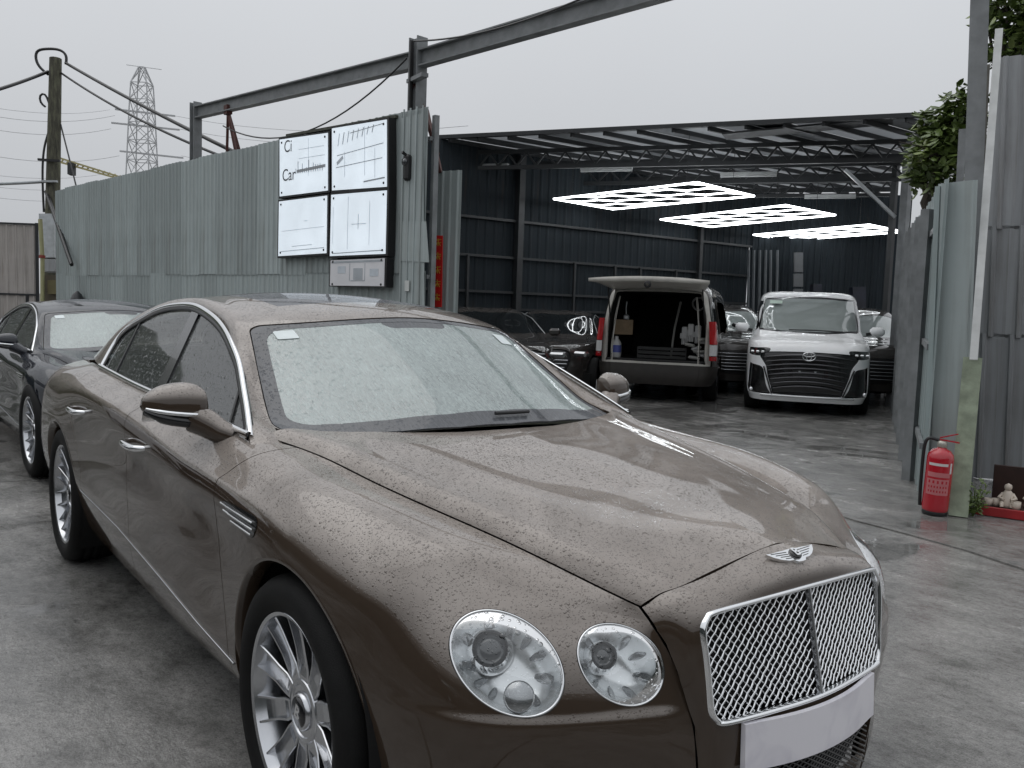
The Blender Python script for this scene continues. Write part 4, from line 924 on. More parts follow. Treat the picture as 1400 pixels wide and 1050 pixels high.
if GV[np.argmax(GV[:,2]),5] < 0: GV, GT = grid_tris(GG, True)
_Ix=[g[1][0] for g in GH]; _Iw=[g[1][1] for g in GH]
edge_w = lambda x: np.interp(-x, [-a for a in _Ix], _Iw)
ws_top = lambda y: -1.055-.19*(np.abs(y)/.62)**2.4      # upper edge of windscreen
ws_bot = lambda y: np.interp(np.abs(y),[0,.2,.4,.55,.64,.70,.73],[-.325,-.345,-.400,-.465,-.522,-.58,-.66])

DC = np.array([g[0] for g in GH[1:]]); _tt=np.r_[0,np.cumsum(np.linalg.norm(np.diff(DC,axis=0),axis=1))]; _tt/=_tt[-1]
DCs = spline(_tt, DC, np.linspace(0,1,160))             # chrome arch
BELT = np.array([(-.595,.838,1.008),(-.854,.836,1.017),(-1.2,.833,1.022),(-1.74,.826,1.032),(-2.0,.822,1.037),(-2.4,.814,1.049),(-2.84,.805,1.065)])
BELTs = spline(np.array([0,.12,.32,.55,.66,.83,1.]), BELT, np.linspace(0,1,60))

def tw(z): return .838-.60*(z-1.01)

def wheel(parent, name='wheel'):
    "20 inch wheel, centre at origin, outer face towards -y"
    w = empty(name, parent=parent)
    R, r = .364, .268
    tb = MB(); prof = [(r-.006,-.105),(r+.004,-.125),(r+.03,-.134),(R-.045,-.137),(R-.018,-.126),(R-.004,-.105),(R,-.085)]
    for k in (-.06,-.02,.02,.06): prof += [(R,k-.006),(R-.009,k-.004),(R-.009,k+.004),(R,k+.006)]
    prof += [(R,.085),(R-.018,.126),(R-.05,.137),(r+.02,.13),(r-.006,.105)]
    tb.lathe(prof, axis=(0,1,0), n=72); tb.build('tyre', RUBBER, w)
    rm = MB(); rm.lathe([(r-.004,.11),(r-.022,.10),(r-.030,.0),(r-.028,-.075),(r-.016,-.104),(r-.012,-.118),(r-.002,-.122),(r+.004,-.116),(r+.004,-.10)], axis=(0,1,0), n=72)
    rm.build('rim_barrel', SATIN, w, auto=40)
    N = 10; ro = r-.012; Y = lambda q: np.interp(q,[.07,.12,.17,.22,ro],[-.078,-.082,-.090,-.101,-.112])
    spk = []
    for k in range(N):
        sp = MB(); a0 = 2*math.pi*k/N; hw = math.pi/N
        V=[];F=[]; qs=np.linspace(.072,ro,9)
        for q in qs:
            wd = np.interp(q,[.072,.11,.15,ro],[hw*q*1.02,hw*q*.90,.029,.040]); rec = np.interp(q,[.072,.10,.13,ro],[0,0,.013,.022]); rib=.0085
            er=np.array([math.cos(a0),0,math.sin(a0)]); et=np.array([-math.sin(a0),0,math.cos(a0)]); c=er*q; o=np.array([0,1.,0]); y=Y(q)
            for (a,b) in ((-wd,.030),(-wd,.003),(-wd+.0018,0),(-wd+rib-.0015,.0),(-wd+rib,rec),(wd-rib,rec),(wd-rib+.0015,0),(wd-.0018,0),(wd,.003),(wd,.030)): V.append(c+et*a+o*(y+b))
        m=10
        for i in range(len(qs)-1):
            for j in range(m-1): F.append((i*m+j,i*m+j+1,(i+1)*m+j+1,(i+1)*m+j))
        sp.add(V,F); spk.append(sp)
    for sp in spk[:-1]: sp.build('spoke', SATIN, w)
    sp = spk[-1]
    bm_ = sp.build('spoke', SATIN, w); bm_.data.update()
    hb = MB(); hb.lathe([(.092,-.03),(.09,-.072),(.082,-.082),(.070,-.084),(.067,-.080),(.052,-.080),(.050,-.088),(.046,-.092),(.0001,-.093)], axis=(0,1,0), n=40)
    hb.build('hub', SATIN, w, auto=35)
    cp = MB(); cp.lathe([(.0405,-.0915),(.040,-.0945),(.0001,-.0955)], axis=(0,1,0), n=32); cp.build('hub_badge', BLACKP, w)
    dk = MB(); dk.lathe([(r-.035,.02),(.05,.02)], axis=(0,1,0), n=40); dk.lathe([(.17,.0),(.17,.015),(.06,.015)], axis=(0,1,0), n=40); dk.build('brake_disc', simple('brake_iron',(.05,.048,.045),.5,.8), w)
    cu = bpy.data.curves.new('letter_b','FONT'); cu.body='B'; cu.size=.052; cu.extrude=.0012; cu.align_x='CENTER'; cu.align_y='CENTER'; cu.offset=.0012
    ob = bpy.data.objects.new('t',cu); COL.objects.link(ob); dg=bpy.context.evaluated_depsgraph_get(); me=bpy.data.meshes.new_from_object(ob.evaluated_get(dg)); bpy.data.objects.remove(ob)
    me.materials.clear(); me.materials.append(CHROME); lt = link('badge_letter', me, w); lt.location=(0,-.0968,0); lt.rotation_euler=(math.pi/2,0,0)
    return w

def lamp(car, name, C, N, outline_px, bowl):
    "round headlamp: bezel ring, reflector bowl with petals, projector, lens. C centre, N outward normal"
    C, N = Rv(C), nrm(N); U = nrm(np.cross((0,0,1), N)); Vv = np.cross(N, U)
    loc = []
    for (px,py) in outline_px:
        d = CF + CR*(px-700)/FPX - CU*(py-525)/FPX; P = CAM + d*(np.dot(C-CAM,N)/np.dot(d,N)); loc.append((np.dot(P-C,U), np.dot(P-C,Vv)))
    ol = rounded(loc, 6); q = SV[:,:3]-C; m = (np.abs(q@N)<.09)&(SV[:,0]>.3); qq = q[m]; hh = []
    for a, b in ol:                                   # height of the bodywork along the rim, so that the bezel lies flush
        d = (qq@U-a)**2+(qq@Vv-b)**2; k = np.argsort(d)[:6]; w = 1/(d[k]+1e-7); hh.append(float((qq[k]@N*w).sum()/w.sum()))
    hh = np.array(hh); hh = np.convolve(np.pad(hh,6,'wrap'),np.ones(13)/13,'valid')
    return C, N, U, Vv, ol, hh

def ell_px(cx, cy, a, b, ang, n=16):
    t = np.linspace(0,2*math.pi,n,endpoint=False); ca, sa = math.cos(ang), math.sin(ang)
    return [(cx+a*math.cos(q)*ca-b*math.sin(q)*sa, cy+a*math.cos(q)*sa+b*math.sin(q)*ca) for q in t]

def surf_frame(V, y, z):
    d=(V[:,1]-y)**2+(V[:,2]-z)**2; m=V[:,0]>0; k=np.where(m)[0][np.argsort(d[m])[:12]]
    return V[k,:3].mean(0), nrm(V[k,3:6].mean(0))

def build_car():
    car = empty('saloon_car')
    # ----- cut fields on the side surface
    V, T = SV, ST; X = lambda V:V[:,0]; Z=lambda V:V[:,2]
    def arch(V, cx, cz, r): return np.hypot(V[:,0]-cx, (V[:,2]-cz))-r
    V, T = clip(V, T, np.where((V[:,2]<.9)&(V[:,1]<-.3), np.maximum(arch(V,0.0,.375,.402), -1), 1))
    V, T = clip(V, T, np.where((V[:,2]<.9)&(V[:,1]<-.3), arch(V,-3.065,.375,.395), 1))
    # door / wing lines
    d1 = _i([.20,.37,.57,.75,.90,1.00,1.05],[-.46,-.469,-.499,-.542,-.531,-.440,-.40])   # wing | front door
    d2 = _i([.2,.45,.8,1.06],[-1.66,-1.655,-1.645,-1.635])                                # front | rear door
    def d3(z): a=np.clip((.62-z)/.5,-1,1); return np.interp(z,[.2,.36,.46,.60,.72,.82,.9,1.08],[-2.58,-2.615,-2.585,-2.565,-2.62,-2.72,-2.78,-2.80])
    sill = lambda x: np.interp(x,[-2.62,-1.85,-1.2,-.75,-.34],[.478,.457,.413,.376,.352])
    g = .0022
    head = []   # lamps
    lamps = []
    for nm, y0, z0, epx in (('headlight',-.722,.682,ell_px(693,906,90,64,math.radians(40))), ('headlight',-.494,.669,ell_px(848.5,908.5,67,51,math.radians(40)))):
        c, n = surf_frame(SV, y0, z0); lamps.append(lamp(car, nm, c, n, epx, None))
    def lampfield(V):
        f = np.full(len(V), 1.0)
        for (c,n,u,v,ol,hh) in lamps:
            q = V[:,:3]-c; f2 = -sdpoly(np.stack([q@u,q@v],1), ol); f = np.where((q@n>-.12)&(q@n<.12)&(V[:,0]>.3), np.minimum(f,f2), f)
        return f
    pieces = {}
    wing = clip(V,T, V[:,0]-d1(V[:,2])-g); wing = clip(*wing, lampfield(wing[0]))
    rest = clip(V,T, d1(V[:,2])-g-V[:,0])
    front = clip(*rest, rest[0][:,0]-d2(rest[0][:,2])-g); rest = clip(*rest, d2(rest[0][:,2])-g-rest[0][:,0])
    rear = clip(*rest, rest[0][:,0]-d3(rest[0][:,2])-g); quarter = clip(*rest, d3(rest[0][:,2])-g-rest[0][:,0])
    silp=[]
    doors=[]
    for p in (front, rear):
        doors.append(clip(*p, p[0][:,2]-sill(p[0][:,0])-g)); silp.append(clip(*p, sill(p[0][:,0])-g-p[0][:,2]))
    # bumper split below lamps: quiet line on the wing
    for mir in (False, True):
        panel('front_wing', *wing, PAINT, car, .014, mir)
        fd = panel('front_door', *doors[0], PAINT, car, .014, mir); rd = panel('rear_door', *doors[1], PAINT, car, .014, mir)
        panel('rear_quarter', *quarter, PAINT, car, .014, mir)
        for s_ in silp: panel('sill', *s_, PAINT, car, .014, mir)
        sg = 1 if mir else -1
        # arch lips (rolled edge) and liners
        for cx, rr in ((0.0,.402),(-3.065,.395)):
            a = np.linspace(math.radians(-28), math.radians(208), 60)
            pts=[]
            for t in a:
                x=cx+rr*math.cos(t); z=.375+rr*math.sin(t)
                m=(np.abs(SV[:,0]-x)<.05)&(np.abs(SV[:,2]-z)<.05)&(SV[:,1]<-.6)
                if z<.2 or not m.any(): continue
                k=np.argmin(np.where(m,(SV[:,0]-x)**2+(SV[:,2]-z)**2,9)); pts.append((x, SV[k,1]*(-sg)*-1 if False else sg*abs(SV[k,1]), z))
            pts=np.array(pts); w_=np.convolve(np.pad(pts[:,1],5,'edge'),np.ones(11)/11,'valid'); pts[:,1]=w_
            lb=MB(); Vv=[];Ff=[]
            for i,(x,y,z) in enumerate(pts):
                e=nrm((x-cx,0,z-.375)); o=np.array([0,sg,0])
                for (dr,dy) in ((.004,.0015),(-.004,.003),(-.010,-.002),(-.012,-.05)): Vv.append(np.array([x,y,z])+e*dr+o*dy)
            m=4
            for i in range(len(pts)-1):
                for j in range(m-1):
                    f=(i*m+j,i*m+j+1,(i+1)*m+j+1,(i+1)*m+j); Ff.append(f if mir else f[::-1])
            lb.add(Vv,Ff,True); lb.build('arch_lip', PAINT, car)
            ln=MB(); Vv=[];Ff=[]; th=np.linspace(math.radians(-35),math.radians(215),40)
            for t in th:
                for y in (sg*.93,sg*.55): Vv.append((cx+(rr+.012)*math.cos(t), y*1.0, .375+(rr+.012)*math.sin(t)))
            for i in range(39): Ff.append((2*i,2*i+1,2*i+3,2*i+2))
            b0=len(Vv); Vv += [(cx+(rr+.012)*math.cos(t), sg*.55, .375+(rr+.012)*math.sin(t)) for t in th]; Ff.append(tuple(range(b0,b0+40)))
            ln.add(Vv,Ff); ln.build('wheel_arch_liner', SHELL, car)
        # chrome frame of the side windows
        ch=MB(); DD=DCs*[1,sg,1]
        def ribbon(P, wdt, out, nm, mat, tilt=None):
            P=np.array(P); Tn=np.gradient(P,axis=0); Tn/=np.linalg.norm(Tn,axis=1,keepdims=True); 
            on=np.stack([np.zeros(len(P)), np.full(len(P),sg*.86), np.full(len(P),.51)],1); on/=np.linalg.norm(on,axis=1,keepdims=True)
            bn=np.cross(Tn,on); bn/=np.linalg.norm(bn,axis=1,keepdims=True); Vv=[];Ff=[]
            prof=((-.5,-.6),(-.5,.25),(-.3,.8),(0,1.0),(.3,.8),(.5,.25),(.5,-.6))
            for i in range(len(P)):
                for (a,b) in prof: Vv.append(P[i]+bn[i]*a*wdt+on[i]*b*out)
            m=len(prof)
            for i in range(len(P)-1):
                for j in range(m-1):
                    f=(i*m+j,i*m+j+1,(i+1)*m+j+1,(i+1)*m+j); Ff.append(f)
            q=MB(); q.add(Vv,Ff,True); ob=q.build(nm,mat,car)
            bmm=bmesh.new(); bmm.from_mesh(ob.data); bmesh.ops.recalc_face_normals(bmm,faces=bmm.faces); bmm.to_mesh(ob.data); bmm.free(); return ob
        ribbon(DD, .024, .007, 'window_chrome', CHROME)
        ribbon((BELTs+[0,.004,.010])*[1,sg,1], .022, .009, 'belt_chrome', CHROME)
        inn=DCs.copy(); cen=np.array([-1.7,.80,1.2]); 
        inner=[]
        for i in range(len(DCs)):
            t_=nrm(np.gradient(DCs,axis=0)[i]); b=np.cross(t_,nrm((0,.86,.51))); 
            if np.dot(b,cen-DCs[i])<0:b=-b
            inner.append(DCs[i]+b*.022-np.array([0,.006,0]))
        inner=np.array(inner); inner=inner[inner[:,2]>np.interp(-inner[:,0],-BELT[:,0],BELT[:,2])+.005]
        ribbon(inner*[1,sg,1], .020, .004, 'window_seal', TRIM)
        # side glass
        xs=np.linspace(-2.92,-.45,90); zs=np.linspace(1.0,1.43,40); Xg,Zg=np.meshgrid(xs,zs,indexing='ij')
        Yg=-(tw(Zg)-.014-.012*((Xg+1.7)/1.1)**2*0); Gg=np.stack([Xg,Yg,Zg],2); gv,gt=grid_tris(Gg)
        if gv[0,4]>0: gv,gt=grid_tris(Gg,True)
        pol=np.concatenate([DCs[:,[0,2]],BELTs[::-1][:,[0,2]]]); gv,gt=clip(gv,gt,sdpoly(gv[:,[0,2]],pol))
        b0=lambda z: np.interp(z,[1.057,1.378],[-1.68,-1.834]); b1=lambda z: np.interp(z,[1.057,1.378],[-1.786,-1.942])
        q0=lambda z: np.interp(z,[1.068,1.327],[-2.53,-2.668]); v0=lambda z: np.interp(z,[1.0,1.162],[-.80,-.935])
        fz=gv[:,2]
        def cutg(lo,hi,nm):
            a=clip(gv,gt,gv[:,0]-lo(gv[:,2])); a=clip(*a, hi(a[0][:,2])-a[0][:,0]); panel(nm,*a,SIDEG,car,.004,mir)
        far=lambda z:np.full_like(z,9.); low=lambda z:np.full_like(z,-9.)
        cutg(v0,far,'quarter_light'); cutg(lambda z:b0(z),lambda z:v0(z)-.012,'front_window'); cutg(lambda z:q0(z),lambda z:b1(z),'rear_window_pane'); cutg(low,lambda z:q0(z)-.022,'rear_quarter_light')
        a=clip(gv,gt,gv[:,0]-b1(gv[:,2])); a=clip(*a,b0(a[0][:,2])-a[0][:,0]); panel('door_pillar',*a,BLACKP,car,.01,mir,lift=.008)
        a=clip(gv,gt,gv[:,0]-q0(gv[:,2])+.022); a=clip(*a,q0(a[0][:,2])-a[0][:,0]); panel('window_divider',*a,TRIM,car,.01,mir,lift=.006)
        a=clip(gv,gt,gv[:,0]-v0(gv[:,2])+.016); a=clip(*a,v0(a[0][:,2])-a[0][:,0]); panel('window_divider',*a,TRIM,car,.01,mir,lift=.006)
        # sill strip
        xs=np.linspace(-2.60,-.42,60); st=[]
        for x in xs:
            z=sill(x)-.004; m=np.abs(SV[:,0]-x)<.03; k=np.where(m)[0][np.argmin(np.abs(SV[m,2]-z))]; st.append((x,sg*(abs(SV[k,1])+.002),z))
        mb=MB(); mb.tube(st,.0032,6); mb.build('sill_bright_strip',SATIN,car)
        # door handles
        for hx,hz in ((-1.46,.868),(-2.54,.880)):
            m=(np.abs(SV[:,0]-hx)<.05); k=np.where(m)[0][np.argmin(np.abs(SV[m,2]-hz))]; y=abs(SV[k,1])
            hb=MB(); P=[(hx+.125,sg*(y-.004),hz+.004),(hx+.11,sg*(y+.022),hz+.003),(hx+.05,sg*(y+.034),hz),(hx-.05,sg*(y+.034),hz-.001),(hx-.11,sg*(y+.022),hz-.002),(hx-.125,sg*(y-.004),hz-.002)]
            ts=np.linspace(0,1,24); P=spline(np.linspace(0,1,6),np.array(P),ts); hb.tube(P,[.010+.004*math.sin(math.pi*t) for t in ts],10)
            h=hb.build('door_handle',CHROME,car)
        # wing vent
        vx=[(-.455,.845),(-.30,.856),(-.20,.855),(-.17,.84),(-.185,.806),(-.22,.790),(-.30,.805)]
        vv=rounded(vx,4); a=clip(SV,ST,np.where(SV[:,1]<-.8,sdpoly(SV[:,[0,2]],vv),-1)); vt=panel('wing_vent',*a,BLACKP,car,.0,mir,lift=.0025)
        for dz,l0,l1 in ((0,-.45,-.19),(-.018,-.43,-.185),(-.034,-.36,-.195)):
            P=[]
            for x in np.linspace(l0,l1,14):
                z=.843+dz+(x+.45)*-.02; m=(np.abs(SV[:,0]-x)<.03)&(SV[:,1]<-.8); k=np.where(m)[0][np.argmin(np.abs(SV[m,2]-z))]; P.append((x,sg*(abs(SV[k,1])+.006),z))
            mb=MB(); mb.tube(P,.0042,6); mb.build('vent_bar',CHROME,vt)
        # door mirror
        mr=empty('door_mirror',parent=car)
        cx,cz=-.855,1.075; Vv=[];n1,n2=36,28; ps=[]; ls=[]
        for i in range(n1+1):
            s_=i/n1; y=.905+.190*s_                                   # inboard -> outboard tip
            e=(max(1e-4,1-(abs(2*s_-.86)/1.14)**2.7))**.5
            top=.092*e*(1-.34*s_**1.6); bot=.066*e*(1-.45*s_**1.3); dp=.090*e*(1-.15*s_); x0=cx-.035*s_; z0=cz+.012*s_
            for j in range(n2):
                a=2*math.pi*j/n2; ca,sa=math.cos(a),math.sin(a); ca_=math.copysign(abs(ca)**.8,ca); sa_=math.copysign(abs(sa)**.85,sa)
                Vv.append((x0+dp*(ca_ if ca>0 else ca_*.35), sg*y, z0+(top*sa_ if sa>0 else bot*sa_)))
            if 2<i<n1-1: ps.append((x0+dp*.985+.002,sg*y,z0-bot*.22)); ls.append((x0+dp*.80,sg*y,z0-bot*.66))
        Ff=[(i*n2+j,i*n2+(j+1)%n2,(i+1)*n2+(j+1)%n2,(i+1)*n2+j) for i in range(n1) for j in range(n2)]+[tuple(range(n2))[::-1],tuple(range(n1*n2,n1*n2+n2))]
        if mir: Ff=[f[::-1] for f in Ff]
        mh=mesh('mirror_housing',Vv,Ff,PAINT,mr,True)
        mb=MB(); mb.tube(ps,[.0045+.0035*min(1,q/6,(len(ps)-1-q)/6) for q in range(len(ps))],8); mb.build('mirror_chrome_strip',CHROME,mr)
        mb=MB(); mb.tube(ls,[.010+.010*min(1,q/8,(len(ls)-1-q)/8) for q in range(len(ls))],8); mb.build('mirror_lower_cover',BLACKP,mr)
        mb=MB(); mb.tube([(-.735,sg*.84,.992),(-.755,sg*.872,1.005),(-.79,sg*.905,1.03),(-.82,sg*.94,1.05)],[.036,.040,.046,.05],14); mb.build('mirror_foot',PAINT,mr,auto=50)
        mb=MB(); mb.prism([(-.080,-.045),(.085,-.04),(.080,.045),(-.075,.055)] if not mir else [(-.085,-.04),(.080,-.045),(.075,.055),(-.080,.045)],(cx-.048,sg*1.0,cz),(0,-1,0),(0,0,1),.004); mb.build('mirror_glass',CHROME,mr)
        # wheels
        for wx in (0,-3.065):
            w=wheel(car) if (wx==0 and not mir) else None
            if w is None: w=copy_tree(W0,car)
            else: globals()['W0']=w
            w.location=(wx,sg*.828,.364); w.rotation_euler=(0,math.radians(17+wx*23),math.pi if mir else 0)
        # lamps
        for li,(c,n,u,v,ol,hh) in enumerate(lamps):
            hl=empty('headlight',parent=car); F=np.array([1,-sg*-1 if False else 1,1])
            mz=lambda P: np.array(P)*([1,-1,1] if mir else [1,1,1])
            def ring(sc,off): return [c+u*a*sc+v*b*sc+n*(off-.004+h*min(1,max(0,(sc-.35)/.55))) for (a,b),h in zip(ol,hh)]
            def strip(rs,nm,mat,closed_center=None):
                Vv=[];Ff=[]; k=len(ol)
                for (sc,off) in rs: Vv+=list(mz(ring(sc,off)))
                for i in range(len(rs)-1):
                    for j in range(k):
                        f=(i*k+j,i*k+(j+1)%k,(i+1)*k+(j+1)%k,(i+1)*k+j); Ff.append(f[::-1] if mir else f)
                if closed_center is not None:
                    Vv.append(mz(c+n*closed_center)); b=(len(rs)-1)*k
                    for j in range(k): f=(b+j,b+(j+1)%k,len(Vv)-1); Ff.append(f[::-1] if mir else f)
                return mesh(nm,Vv,Ff,mat,hl,True)
            bz=[]
            # follow the bodywork: bezel offset per outline point
            strip([(1.012,-.02),(1.010,.0015),(.995,.004),(.985,.0)],'bezel_gap',TRIM)
            strip([(.992,-.004),(.985,.0055),(.965,.0065),(.945,.004),(.935,-.006),(.93,-.03)],'chrome_bezel',CHROME)
            strip([(.935,-.010),(.90,-.022),(.86,-.035),(.74,-.062),(.52,-.085),(.25,-.098)],'reflector',REFL,-.10)
            sc0=np.abs(ol).max()
            # petals
            for k in range(11 if li==0 else 9):
                a=2*math.pi*k/(11 if li==0 else 9)+.3; pts=[]
                aa=np.array([math.cos(a),math.sin(a)]); rad=np.interp(0,[0],[0])
                idx=np.argmax(ol@aa/np.linalg.norm(ol,axis=1)); rr=np.linalg.norm(ol[idx])
                tt=np.array([-aa[1],aa[0]]); Vp=[];
                for q in range(12):
                    g_=2*math.pi*q/12; p=aa*rr*(.66+.17*math.cos(g_))+tt*rr*.075*math.sin(g_)*(1.2+.3*math.cos(g_)); dpt=-.047-.0 if False else np.interp(np.linalg.norm(p)/rr,[.25,.52,.74,.86,.93],[-.094,-.081,-.058,-.031,-.012]); Vp.append(mz(c+u*p[0]+v*p[1]+n*(dpt+.004)))
                mesh('reflector_petal',Vp,[tuple(range(12)) if not mir else tuple(range(12))[::-1]],REFD,hl)
            # projector: tube + dark glass, offset up and outboard
            o2=c+u*(-.40*sc0 if True else 0)*(.55)+v*.35*sc0*.75+n*-.07
            o2=c+n*-.075+u*(-.036 if li==0 else -.026)+v*(.034 if li==0 else .022); rr=.040 if li==0 else .030
            mb=MB(); mb.lathe([(rr*1.35,-.012),(rr*1.30,.012),(rr*1.12,.030),(rr*1.02,.034),(rr*.95,.026),(rr*.93,.010)],mz(o2),mz(n),36); mb.build('projector_ring',CHROME,hl,auto=40)
            mb=MB(); mb.lathe([(rr*.95,.010),(rr*.85,.020),(rr*.6,.029),(rr*.3,.033),(.0005,.034)],mz(o2),mz(n),32); mb.build('projector_lens',PROJ,hl)
            if li==0:
                o3=c-v*.068+u*.030+n*-.018; mb=MB(); mb.lathe([(.034,-.02),(.034,.0),(.030,.006),(.0005,.008)],mz(o3),mz(n),24); ob=mb.build('washer_cover',REFD,hl)
            strip([(.955,.003),(.90,.007),(.75,.012),(.5,.017),(.25,.019)],'lens',LENSG,.020)
    # ----- hood
    hf = hood_front; 
    for mir in (False,True):
        hv,ht=clip(HV,HT, hf(np.abs(HV[:,1]))-g-HV[:,0]); hv,ht=clip(hv,ht, hv[:,0]-cowl_edge(np.abs(hv[:,1])))
        if not mir: Vh,Th=hv,ht
    # join halves into one bonnet
    n=len(Vh); Vm=Vh*[1,-1,1,1,-1,1]; Vall=np.concatenate([Vh,Vm]); Tall=np.concatenate([Th,Th[:,::-1]+n])
    panel('bonnet',Vall,Tall,PAINT,car,.012)
    # scuttle corners: strip between windscreen foot and wing, continues bonnet shoulder into the pillar
    # ----- nose
    nv,nt=clip(NV,NTt,-sdpoly(NV[:,[1,2]],GRP)); nv,nt=clip(nv,nt,-sdpoly(nv[:,[1,2]],LOWG))
    seam=_n[:,-1]; nv,nt=clip(nv,nt,.0025*0+ (np.interp(-nv[:,2],-seam[:,2],seam[:,1])-.0035)-np.abs(nv[:,1]))
    nv,nt=clip(nv,nt, nv[:,0]-hf(np.abs(nv[:,1]))-g*1.2)
    panel('nose_panel',nv,nt,PAINT,car,.016)
    gr=empty('radiator_grille',parent=car)
    ring=[(nose_x(y,z)+.004,y,z) for y,z in GRP]
    rx=np.array(ring)[:,0]; rx=np.convolve(np.pad(rx,4,'wrap'),np.ones(9)/9,'valid'); ring=np.array(ring); ring[:,0]=rx
    cen=np.array([.90,0,.67]); Vv=[];Ff=[]; prof=((.004,-.012),(.0035,.003),(.001,.006),(-.004,.006),(-.0075,.002),(-.008,-.02)); m=len(prof); k=len(ring)
    for i in range(k):
        t_=nrm(ring[(i+1)%k]-ring[i-1]); o=np.array([.97,0,.22]); e=np.cross(t_,o); e=nrm(e); e = e if np.dot(e,ring[i]-cen)>0 else -e
        for (a,b) in prof: Vv.append(ring[i]+e*a+o*b)
    for i in range(k):
        for j in range(m-1): Ff.append((i*m+j,((i+1)%k)*m+j,((i+1)%k)*m+j+1,i*m+j+1))
    ob=mesh('grille_chrome_frame',Vv,Ff,CHROME,gr,True); bmm=bmesh.new(); bmm.from_mesh(ob.data); bmesh.ops.recalc_face_normals(bmm,faces=bmm.faces); bmm.to_mesh(ob.data); bmm.free()
    xs_=lambda y,z: .944-.30*0+np.interp(z,[.54,.675,.81],[0,-.028,-.057])-.115*abs(y)-.008
    mb=MB(); mb.bar((xs_(0,.80)+.006,0,.797),(xs_(0,.55)+.006,0,.548),.010,.016,(1,0,0),.003); mb.build('grille_centre_bar',SATIN,gr)
    GI=GRP*.985+np.array([0,.67*.015])
    for half in (-1,1):
        mb=MB(); P=.0225
        for fam in (-1,1):
            for kk in range(-20,40):
                y=np.arange(.0,.36,P/4); z=.54+kk*P+fam*y+.004; q=np.arange(len(y))
                ok=(y>.005)&(sdpoly(np.stack([half*y,z],1),GI)>0)
                seg=[]
                for i in range(len(y)):
                    if ok[i]: seg.append((xs_(y[i],z[i])-.002-(0 if fam==half else .004)+fam*.0011*math.cos((i/2+kk)*math.pi),half*y[i],z[i]))
                    if (not ok[i] or i==len(y)-1):
                        if len(seg)>1: mb.tube(seg,0.0027 if fam==half else .0019,5,cap=False)
                        seg=[]
        mb.build('grille_mesh',CHROME if half<0 else CHROME,gr)
    mb=MB(); mb.add([(xs_(y,z)-.045,y,z) for y,z in GRP*1.01-np.array([0,.0067])],[tuple(range(len(GRP)))]); mb.build('grille_backing',SHELL,gr)
    # lower intake
    lg=empty('lower_intake',parent=car); mb=MB(); mb.add([(.86-.15*abs(y),y,z) for y,z in LOWG*[1.01,1.0]],[tuple(range(len(LOWG)))]); mb.build('intake_backing',SHELL,lg)
    mb=MB()
    for kk in range(-14,50):
        for fam in (-1,1):
            a=[( .925-.09*abs(y),y,.26+kk*.028*.5+fam*(y)*.0+ (y+.32)*fam*.55-(0 if fam>0 else 0)) for y in np.linspace(-.32,.32,41)]
            seg=[]
            for p in a:
                if .275<p[2]<.42 and abs(p[1])<.30: seg.append(p)
                else:
                    if len(seg)>1: mb.tube(seg,.003,4,cap=False)
                    seg=[]
            if len(seg)>1: mb.tube(seg,.003,4,cap=False)
    mb.build('intake_mesh',BLACKP,lg)
    # number plate: blanked out pale sheet
    pl=[]; 
    PLM=NT('plate_white'); cc=PLM.coord(); PLM.set(Base_Color=PLM.ramp(PLM.noise(cc,9,3,.5,.8),[(.3,(.62,.60,.66)),(.6,(.80,.78,.82))]),Roughness=.3)
    Vv=[];Ff=[]; ys=np.linspace(-.262,.262,21)
    for y in ys:
        x=nose_x(y,.47)+.012
        Vv += [(x+.004,y,.535),(x+.010,y,.425),(x-.004,y,.425),(x-.008,y,.535)]
    for i in range(20):
        for j in range(4): Ff.append((i*4+j,i*4+(j+1)%4,(i+1)*4+(j+1)%4,(i+1)*4+j))
    Ff += [(0,3,2,1),(80,81,82,83)]
    ob=mesh('number_plate',Vv,Ff,PLM.m,car); bmm=bmesh.new(); bmm.from_mesh(ob.data); bmesh.ops.recalc_face_normals(bmm,faces=bmm.faces); bmm.to_mesh(ob.data); bmm.free()
    # winged badge
    bd=empty('winged_badge',parent=car); U=np.array([0,1,0.]); 
    i0=np.argmin((NV[:,1])**2+(NV[:,0]-.845)**2+((NV[:,2]-.86)*.3)**2); o=NV[i0,:3]; nn=nrm(NV[i0,3:6]); Vd=nrm(np.cross(nn,U)); 
    if Vd[0]>0: Vd=-Vd                                  # up the bonnet
    half=[(0,-.026),(.014,-.025),(.024,-.017),(.040,-.016),(.060,-.009),(.078,.002),(.093,.018),(.075,.017),(.05,.018),(.028,.018),(.018,.019),(0,.020)]
    pol=[(a,b) for a,b in half]+[(-a,b) for a,b in half[::-1][1:-1]]
    ux=U; uy=Vd
    if np.dot(np.cross(ux,uy),nn)<0: pol=pol[::-1]; ux=-U
    mb=MB(); mb.prism(pol,o+nn*.006,ux,uy,.008); mb.build('badge_wings',CHROME,bd)
    mb=MB(); mb.lathe([(.0165,.0),(.0165,.007),(.0001,.008)],o+nn*.003,nn,28); q=mb.build('badge_disc',BLACKP,bd)
    cu=bpy.data.curves.new('letter_b','FONT'); cu.body='B'; cu.size=.036; cu.extrude=.001; cu.align_x='CENTER'; cu.align_y='CENTER'; cu.offset=.0008
    ob=bpy.data.objects.new('t',cu); COL.objects.link(ob); dg=bpy.context.evaluated_depsgraph_get(); me=bpy.data.meshes.new_from_object(ob.evaluated_get(dg)); bpy.data.objects.remove(ob)
    me.materials.clear(); me.materials.append(CHROME); lt=link('badge_letter',me,bd)
    Rm=Matrix([[*U],[*Vd],[*np.cross(U,Vd)]]).transposed(); lt.matrix_local=Matrix.Translation(o+nn*.0132)@Rm.to_4x4()
